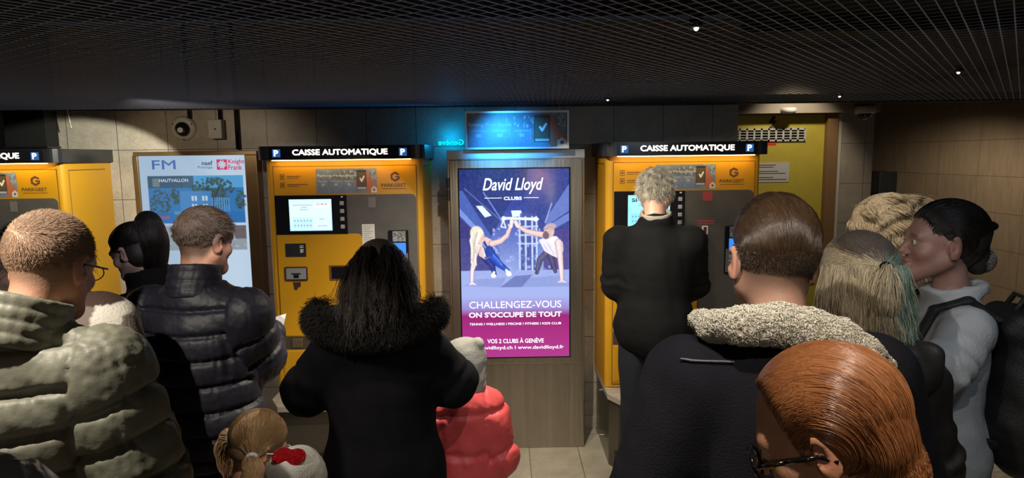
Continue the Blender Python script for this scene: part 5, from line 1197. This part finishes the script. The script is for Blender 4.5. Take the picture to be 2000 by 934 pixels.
# ---- curly blonde woman behind
f = person('woman with short wavy blonde hair and beige collar behind the green-haired woman', 1718, 456, 2.6, 1.3, 0, 1.05, (0, .01, 0), head=(-.1, 0, .2), female=True, skin=(.55, .30, .19))
f.body(); f.garment('jacket', cloth('beige_knit', (.33, .27, .19), .9, .4, 120), .03, .8, dict(r=.085, t=.016, h=.035, up=.02), wrinkle=.006, res=.012); f.trousers(J_JEAN); f.shoes(J_SHOE)
f.hairmesh(lambda G, P, e, cp, ct: (e((0, -.02, .045), (.095, .112, .10)), e((0, -.055, -.04), (.095, .07, .10), .04), ct((0, .075, .055), (0, .85, -.35))), mat('hair_mass_blonde', (.22, .16, .09), .8), res=.006, ext=(.16, .17, .2, .18))
f.strands('hair_strands', 9000, 31, skull_roots(lambda p: scalp(p, -.06, -.01, .072)), lambda P, N, t: N*(.35-.3*t)+np.stack([.6*np.sin(P[:, 2]*130+P[:, 1]*60)+.3*wob(P, 14, 4), -.45+.5*np.cos(P[:, 2]*120), -1.2*t-.2+.2*wob(P, 18, 5)], 1), lambda P: .17+.03*wob(P, 14, 3), 14, hair_mat('hair_blonde', (.30, .21, .11), (.68, .56, .38), .42), .0009,
          colliders=[((0, -.02, .045), (.098, .115, .103)), ((0, -.055, -.04), (.098, .073, .10))], push=1.1, jitter=.2)

# ---- woman in pale top with a black backpack
f = person('dark-haired woman in pale grey top facing left, carrying a black backpack', 1838, 474, 2.02, 1.36, -.02, 1.03, (0, -.0, -.01), head=(.06, 0, .02), female=True, build=.92, skin=(.27, .15, .125),
           el=((1838, 725, 1.79), (.24, .04, 1.12)), wr=((1800, 775, 1.80), (.16, .24, 1.1)))
f.body()
f.garment('top', J_WHITE, .014, .70, dict(r=.078, t=.01, h=.02, up=.005, flat=1.1), wrinkle=.008, res=.009, flare=.03, sw=1.05, wf=5)
f.trousers(cloth('pale_skirt', (.42, .42, .40), .85), flare=.03); f.shoes(J_SHOE)
f.hairmesh(lambda G, P, e, cp, ct: (e((0, -.02, .042), (.082, .103, .09)), e((0, -.07, .01), (.062, .05, .07), .03), e((0, -.105, -.045), (.04, .035, .045), .02), ct((0, .058, .045), (0, .8, -.6), .02), ct((0, .015, .0), (0, .75, -.75), .02)), mk, res=.005)
f.strands('hair_strands', 6500, 41, skull_roots(lambda p: scalp(p, -.05, .02, .072), rad=(.082, .103, .09), cen=(0, -.02, .042)), lambda P, N, t: swirl(P, .0)+np.stack([-1.*P[:, 0]+.12*wob(P, 20, 4), 0*P[:, 0], 0*P[:, 0]], 1), lambda P: .08+.015*wob(P, 14, 3), 9, hk, .0007, colliders=[((0, -.07, .01), (.064, .053, .073)), ((0, -.02, .042), (.084, .105, .092))], push=1.05, jitter=.05, hug=.5)
rs = np.random.RandomState(6); bun = f.hp((0, -.115, -.045))[0]; n_ = 1500; st = [bun+nrm(rs.normal(size=(n_, 3)))*.03]; ax_ = nrm(rs.normal(size=(n_, 3)))
for k in range(1, 7):
    r_ = st[-1]-bun; st.append(bun+nrm(r_+np.cross(ax_, r_)*.35)*(.034+.006*rs.rand(n_, 1)))
curves_obj('bun', np.stack(st, 1), .0009, hair_mat('hair_grey_brown', (.03, .025, .022), (.22, .20, .18), .4), f.root)
G = Field(*[np.arange(f.Hc[k]-.2, f.Hc[k]+.2, .004) for k in range(3)]); t1 = f.hp((0, -.128, .058))[0]
G.cap(f.hp((0, -.10, .055))[0], t1, .010, .014, .01); G.ell(t1, (.012, .02, .012), .01); V, Q = G.mesh(); np_mesh('hair_clip', V, Q, M_BLACK, f.root)
# backpack hangs on her back: a thing of its own
bp = tag(empty('backpack', f.root.location[:], 1.36), 'black fabric backpack on the back of the woman in pale grey', 'backpack'); s = f.s
bc = np.array((-.05, -.225, 1.17))*s
M_BAG = cloth('bag_nylon', (.010, .010, .012), .55, .4, 240, spec=.4); M_BAG2 = cloth('bag_grey', (.035, .034, .034), .8, .5, 200)
G = Field(np.arange(-.26, .2, .008), np.arange(-.48, -.05, .008), np.arange(.75*s, 1.45*s, .008))
G.ell(bc, (.145, .105, .25), .02); G.ell(bc+np.array((0, -.01, -.12)), (.155, .12, .15), .05); G.cap(bc+np.array((-.07, .05, .2)), bc+np.array((.07, .05, .2)), .05, .05, .05)
V, Q = G.mesh(); V = relax(V, Q, 2); N = normals(V, Q); V += N*(.006*wob(V, 6, 3)+.003*wob(V, 15, 4))[:, None]; np_mesh('bag_body', V, Q, M_BAG, bp)
G = Field(np.arange(-.26, .2, .008), np.arange(-.5, -.05, .008), np.arange(.75*s, 1.45*s, .008)); G.ell(bc+np.array((0, -.07, -.13)), (.13, .085, .12), .02); G.cut(bc+np.array((0, 0, -.05)), (0, 0, 1), .02)
V, Q = G.mesh(); V = relax(V, Q, 2); N = normals(V, Q); V += N*(.006*wob(V, 8, 5))[:, None]; np_mesh('front_pocket', V, Q, M_BAG2, bp)
for sd in (-1, 1):
    shp = f.sh[0 if sd < 0 else 1]; x = shp[0]*.72; R0 = .108*s
    pts = [(x, bc[1]+.06, bc[2]+.20), (x, shp[1]-.09, shp[2]+.03), (x, shp[1]-.01, shp[2]+.084), (x*1.04, shp[1]+.08, shp[2]+.055), (x*1.12, shp[1]+.135, shp[2]-.06), (x*1.2, shp[1]+.12, shp[2]-.20), (x*1.32, shp[1]+.01, shp[2]-.33), (x*1.15, bc[1]+.07, bc[2]-.16)]
    G = Field(np.arange(-.34, .34, .006), np.arange(-.35, .25, .006), np.arange(.85*s, 1.58*s, .006))
    for a, b in zip(pts, pts[1:]): G.cap(a, b, .017, .017, .01, flat=((sd*.25, .2, 1) if a[2] > shp[2] else (sd*.9, .5, 0), .5))
    V, Q = G.mesh(); np_mesh('strap', relax(V, Q, 1), Q, M_BAG, bp)
bm = bmesh.new(); tube(bm, [bc+np.array(p) for p in ((-.03, .06, .235), (-.03, .03, .285), (.03, .03, .285), (.03, .06, .235))], .008, 8); bm_obj('grab_handle', bm, M_BAG, bp, True)

# ---- woman with the dark ponytail, facing left
f = person('woman with dark ponytail in profile facing left beside the lit poster box', 262, 490, 2.85, 1.38, .05, .95, (0, .03, 0), head=(-.34, 0, .06), female=True, skin=(.36, .25, .22))
f.body(); f.garment('jacket', J_BLACKC, .03, .8, dict(r=.085, t=.02, h=.05, up=.035), wrinkle=.006, res=.012); f.trousers(J_JEAN); f.shoes(J_SHOE)
f.hairmesh(lambda G, P, e, cp, ct: (e((0, -.018, .038), (.081, .102, .092)), e((0, -.115, .09), (.03, .035, .035), .03), e((0, -.03, -.02), (.084, .07, .075), .02), ct((0, .050, .05), (0, .9, -.40), .02)), mk, ext=(.13, .26, .24, .19), res=.005)
PT = np.array((0, -.10, .09))
def tail(P, N, t): return nrm(PT-P)+.1*np.stack([wob(P, 18, 4), wob(P, 18, 5), wob(P, 18, 6)], 1)
f.strands('hair_strands', 5000, 51, skull_roots(lambda p: scalp(p, -.05, .01, .072)), tail, lambda P: np.linalg.norm(PT-P, axis=1)*1.1, 9, hk, .0009, push=1.09, jitter=.1)
PONY = f

ponytail_later = True
# ---- person behind the olive jacket, striped scarf
f = person('dark-haired person in brown and cream striped wrap behind the olive jacket', 100, 500, 1.95, -.15, .06, .88, (0, .03, -.035), head=(-.2, 0, .2), build=1.1, wr=((-.1, .15, 1.04), (.1, .15, 1.04)), skin=(.5, .28, .18))
f.body()
def wrapcol(V, N):
    C = np.tile(np.array((.20, .16, .14)), (len(V), 1)); q = ((V[:, 0]-.115+.075+.06*(V[:, 2]-1.4)) % .15); st_ = (np.abs(q-.075) < .026)[:, None]; C = np.where(st_, np.array((.75, .70, .62)), C)
    b = (V[:, 2] > 1.455)[:, None]; return np.where(b, np.array((.055, .03, .022)), C)
f.garment('wrap', vcol_mat('striped_wrap', 0, .9, .4, 150), .04, .85, dict(r=.085, t=.018, h=.045, up=.03), wrinkle=.007, res=.010, colfn=wrapcol, sw=1.1); f.trousers(J_JEAN); f.shoes(J_SHOE)
f.hairmesh(lambda G, P, e, cp, ct: (e((0, -.02, .045), (.086, .105, .096)), e((0, -.06, -.02), (.078, .055, .07), .03), capcut(ct, .07, -.08)), mk, res=.005)
f.strands('hair_strands', 4500, 61, skull_roots(lambda p: scalp(p, -.06, .0, .072)), lambda P, N, t: N*.2+np.stack([np.sign(P[:, 0])*.4+.3*wob(P, 20, 4), -.3+.3*wob(P, 24, 5), -.3-.9*t+.0*P[:, 0]], 1), lambda P: .09+.02*wob(P, 14, 3), 8, hk, .0008, colliders=[((0, -.02, .045), (.088, .107, .098))], push=1.08, jitter=.2)

# ---- person at the left edge, only a shoulder in view
f = person('person in glossy dark grey puffer, only a shoulder in the bottom left corner', -275, 640, .86, -.1, .03, 1., (0, .01, 0), head=(-.1, 0, 0), el=((-.28, 0, 1.1), (.29, .0, 1.12)))
f.body(); f.garment('jacket', cloth('glossy_grey_nylon', (.18, .175, .17), .28, .1, 60, spec=.7), .03, .8, dict(r=.08, t=.012, h=.03, up=.02), puff=(.10, .018), wrinkle=.007, res=.009, sw=1.05); f.trousers(J_JEAN); f.shoes(J_SHOE)
f.hairmesh(lambda G, P, e, cp, ct: (e((0, -.016, .038), (.082, .102, .093)), e((0, -.05, -.02), (.074, .05, .06), .02), capcut(ct, .07, -.08)), mat('hair_mass_brown', (.05, .03, .02), .7, bump=.6, bscale=120, stretch=(1, .2, .2)), res=.005)

# ---- girl with pigtails and glasses
def ponytail(f, name, root, dirn, n, length, m, seed, rad=.016, r=.0008, curl=.0):
    rs = np.random.RandomState(seed); W = f.hp(root)[0]; st = [W+rs.normal(size=(n, 3))*rad*.35]; d = nrm(f.HR@np.array(dirn, float)+rs.normal(size=(n, 3))*.25); K = 11
    for k in range(1, K):
        t = k/(K-1); d = nrm(d+np.array((0, 0, -.22))+rs.normal(size=(n, 3))*.10); c = W+(f.HR@np.array(dirn, float))*length*.25*min(1, t*2)+np.array((0, 0, -1))*length*max(0, t-.18)*.95
        nx = st[-1]+d*length/(K-1); off = nx-c; w_ = rad*(.55+1.1*math.sin(math.pi*min(1, t*1.05))**.7)+.003; ln = np.linalg.norm(off, axis=1, keepdims=True); nx = np.where(ln > w_, c+off/ln*w_, nx)
        if curl: nx = nx+np.array((math.cos(t*22), math.sin(t*22), 0))*curl
        st.append(nx)
    return curves_obj(name, np.stack(st, 1), r, m, f.root, taper=.5)
f = person('little girl with brown pigtails, glasses and pink top, at bottom left', 503, 868, 2.0, -.75, .04, .86, (0, .02, -.01), head=(-.38, .10, -.12), female=True, build=1.05, skin=(.58, .32, .21), el=((-.24, .05, 1.15), (.24, .05, 1.15)))
f.body(); f.garment('top', cloth('pink_top', (.60, .12, .14), .7, .2, 90), .018, .75, dict(r=.075, t=.012, h=.02, up=.0), wrinkle=.005, res=.009); f.trousers(J_JEAN); f.shoes(cloth('white_shoe', (.5, .5, .5), .5))
hb = hair_mat('hair_honey', (.20, .115, .055), (.44, .29, .155), .38)
f.hairmesh(lambda G, P, e, cp, ct: (e((0, -.014, .037), (.0805, .1, .0915)), e((0, -.05, -.02), (.07, .048, .05), .02), ct((0, .066, .05), (0, .85, -.4), .02), ct((0, .02, -.02), (0, .5, -.85), .02), G.cap(P(0, .06, .115), P(0, -.118, .0), .0025, .0025, .004, 'sub')), mat('hair_mass_honey', (.20, .12, .06), .7), res=.0035)
def pig(P, N, t): tgt = np.stack([np.where(P[:, 0] > 0, .088, -.088), -.045+0*P[:, 0], -.02+0*P[:, 0]], 1); return nrm(tgt-P)+.06*nrm(np.stack([wob(P, 18, 2), wob(P, 18, 3), wob(P, 18, 4)], 1))
def pigroots(p): return scalp(p, -.055, .0, .072)*(np.abs(p[:, 0]) > .0035)
def piglen(P): tgt = np.stack([np.where(P[:, 0] > 0, .088, -.088), -.045+0*P[:, 0], -.02+0*P[:, 0]], 1); return np.linalg.norm(tgt-P, axis=1)*1.1
f.strands('hair_strands', 7500, 71, skull_roots(pigroots, rad=(.082, .102, .094), cen=(0, -.014, .037)), pig, piglen, 9, hb, .0007, push=1.085, jitter=.08)
for sd in (-1, 1):
    ponytail(f, 'pigtail', (sd*.098, -.05, -.025), (sd*.8, -.3, .15), 1500, .20, hb, 72+sd, .019, curl=.002)
    G = Field(*[np.arange(f.Hc[k]-.14, f.Hc[k]+.14, .004) for k in range(3)]); G.ring(f.hp((sd*.096, -.052, -.02))[0], f.HR@np.array((sd*.9, -.3, .1)), .014, .008, .010, .003); V, Q = G.mesh(); np_mesh('hair_bobble', V, Q, cloth('pale_blue_band', (.5, .55, .62), .7), f.root)
bm = bmesh.new()
for sd in (-1, 1):
    cyl(bm, f.hp((sd*.075, .095, .0))[0], f.hp((sd*.083, .0, .0))[0], .0022, n=8)
    tube(bm, [f.hp((sd*.036+.026*math.cos(t), .108, -.004+.021*math.sin(t)))[0] for t in [i*math.pi/8 for i in range(17)]], .0024, 6)
tube(bm, [f.hp((-.012, .112, .0))[0], f.hp((0, .117, .003))[0], f.hp((.012, .112, .0))[0]], .002, 6)
bm_obj('glasses', bm, mat('clear_frame', (.75, .75, .73), .15), f.root, True)
ponytail(PONY, 'ponytail', (0, -.10, .092), (0, -.45, .25), 4200, .36, hk, 77, .036)

# ---- child in the grey hood with the red sequin patch
def hood_shell(f, m, name='hood', peak=None, res=.005):
    def fn(G, P, e, cp, ct):
        e((0, -.02, .035), (.103, .122, .112), .03); e((0, -.05, -.06), (.10, .09, .09), .05)
        if peak: cp((0, -.03, .06), peak, .075, .02, .06)
        e((0, .10, -.0), (.066, .09, .085), .02, 'sub'); ct((0, .085, 0), (0, 1, 0), .02); e((0, .0, -.10), (.06, .065, .12), .01, 'sub')
    def dp(q): return .0035*wob(q*(1, 1, .6), 9, 3)+.0015*wob(q, 24, 4)
    return f.hairmesh(fn, m, name, res=res, ext=(.17, .22, .2, .24), disp=dp)
f = person('child in grey hood with a shiny red sequin patch, at the bottom edge', 584, 954, 1.66, -.2, .02, .76, (0, .01, 0), head=(-.25, -.12, .1), skin=(.55, .32, .22))
f.body(); f.garment('hooded_top', J_GREY, .03, .75, None, wrinkle=.005, res=.010, sw=1.1, extra=lambda G, f: (G.cap(f.T((-.17, -.01, 1.37)), f.neck0, .06, .07, .04), G.cap(f.T((.17, -.01, 1.37)), f.neck0, .06, .07, .04))); f.trousers(J_JEAN); f.shoes(J_SHOE)
hd_ = hood_shell(f, cloth('grey_hood', (.27, .265, .25), .9, .35, 240))
G = Field(*[np.arange(f.Hc[k]-.2, f.Hc[k]+.2, .0035) for k in range(3)]); cpt = f.hp((.012, -.085, .118))[0]; Rr = f.HR@rot(.75, .15, 0)
G.ell(cpt+Rr@np.array((-.018, .0, .004)), (.026, .026, .012), .006, Rr); G.ell(cpt+Rr@np.array((.018, .0, .004)), (.026, .026, .012), .006, Rr); V, Q = G.mesh(); np_mesh('sequin_patch', V, Q, mat('red_sequins', (.5, .008, .015), .14, metal=.85, bump=.9, bscale=260), hd_)
rs = np.random.RandomState(8); bm = bmesh.new()
for k in range(26):
    t = -1.1+2.2*k/25; p_ = cpt+Rr@np.array((.044*math.sin(t), -.026*math.cos(t), .004)); bmesh.ops.create_icosphere(bm, subdivisions=1, radius=.0032, matrix=Matrix.Translation(p_))
bm_obj('silver_beads', bm, mat('silver', (.8, .8, .8), .2, metal=1), hd_); hd_.children[-1]['kind'] = 'stuff'

# ---- child in the coral puffer with the grey hood up
f = person('child in coral red puffer jacket with pointed grey hood up', 902, 722, 2.5, .25, .03, .84, (.02, .02, -.01), head=(-.12, .14, .1), skin=(.55, .32, .22), build=.92, el=((-.24, -.02, 1.1), (.235, -.04, 1.12)), wr=((-.2, .2, .98), (.2, .2, .98)))
f.body(); f.garment('puffer_jacket', J_RED, .065, .62, None, puff=(.15, .008), wrinkle=.010, res=.009, sw=1.15, flare=.02, extra=lambda G, f: (G.cap(f.T((-.15, -.01, 1.40)), f.neck0, .085, .085, .05), G.cap(f.T((.15, -.01, 1.40)), f.neck0, .085, .085, .05))); f.trousers(J_JEAN); f.shoes(J_SHOE)
hood_shell(f, cloth('grey_hood', (.27, .265, .25)), peak=(.035, -.10, .14))

# ---- trolley bag far right on the floor beyond the backpack
c = at(1988, 700, 4.6)
tb = tag(empty('holdall', (c.x+.14, 4.6, 0)), 'dark round-topped bag with pale handle behind the backpack at right edge', 'bag')
G = Field(np.arange(-.3, .3, .012), np.arange(-.2, .2, .012), np.arange(-.01, .8, .012)); G.cap((-.12, 0, .2), (.12, 0, .2), .16, .16, .05); G.cap((-.1, 0, .42), (.12, 0, .42), .13, .13, .1); G.cut((0, 0, .0), (0, 0, -1), .01); V, Q = G.mesh(); V += normals(V, Q)*(.008*wob(V, 6, 3))[:, None]
np_mesh('bag_body', V, Q, cloth('mauve_cloth', (.16, .12, .11), .8), tb)
bm = bmesh.new(); tube(bm, [(-.1+.12*math.cos(t), -.12, .45+.20*math.sin(t)) for t in [i*math.pi/12 for i in range(13)]], .014, 8); bm_obj('handle', bm, cloth('pale_strap', (.3, .27, .23)), tb, True)
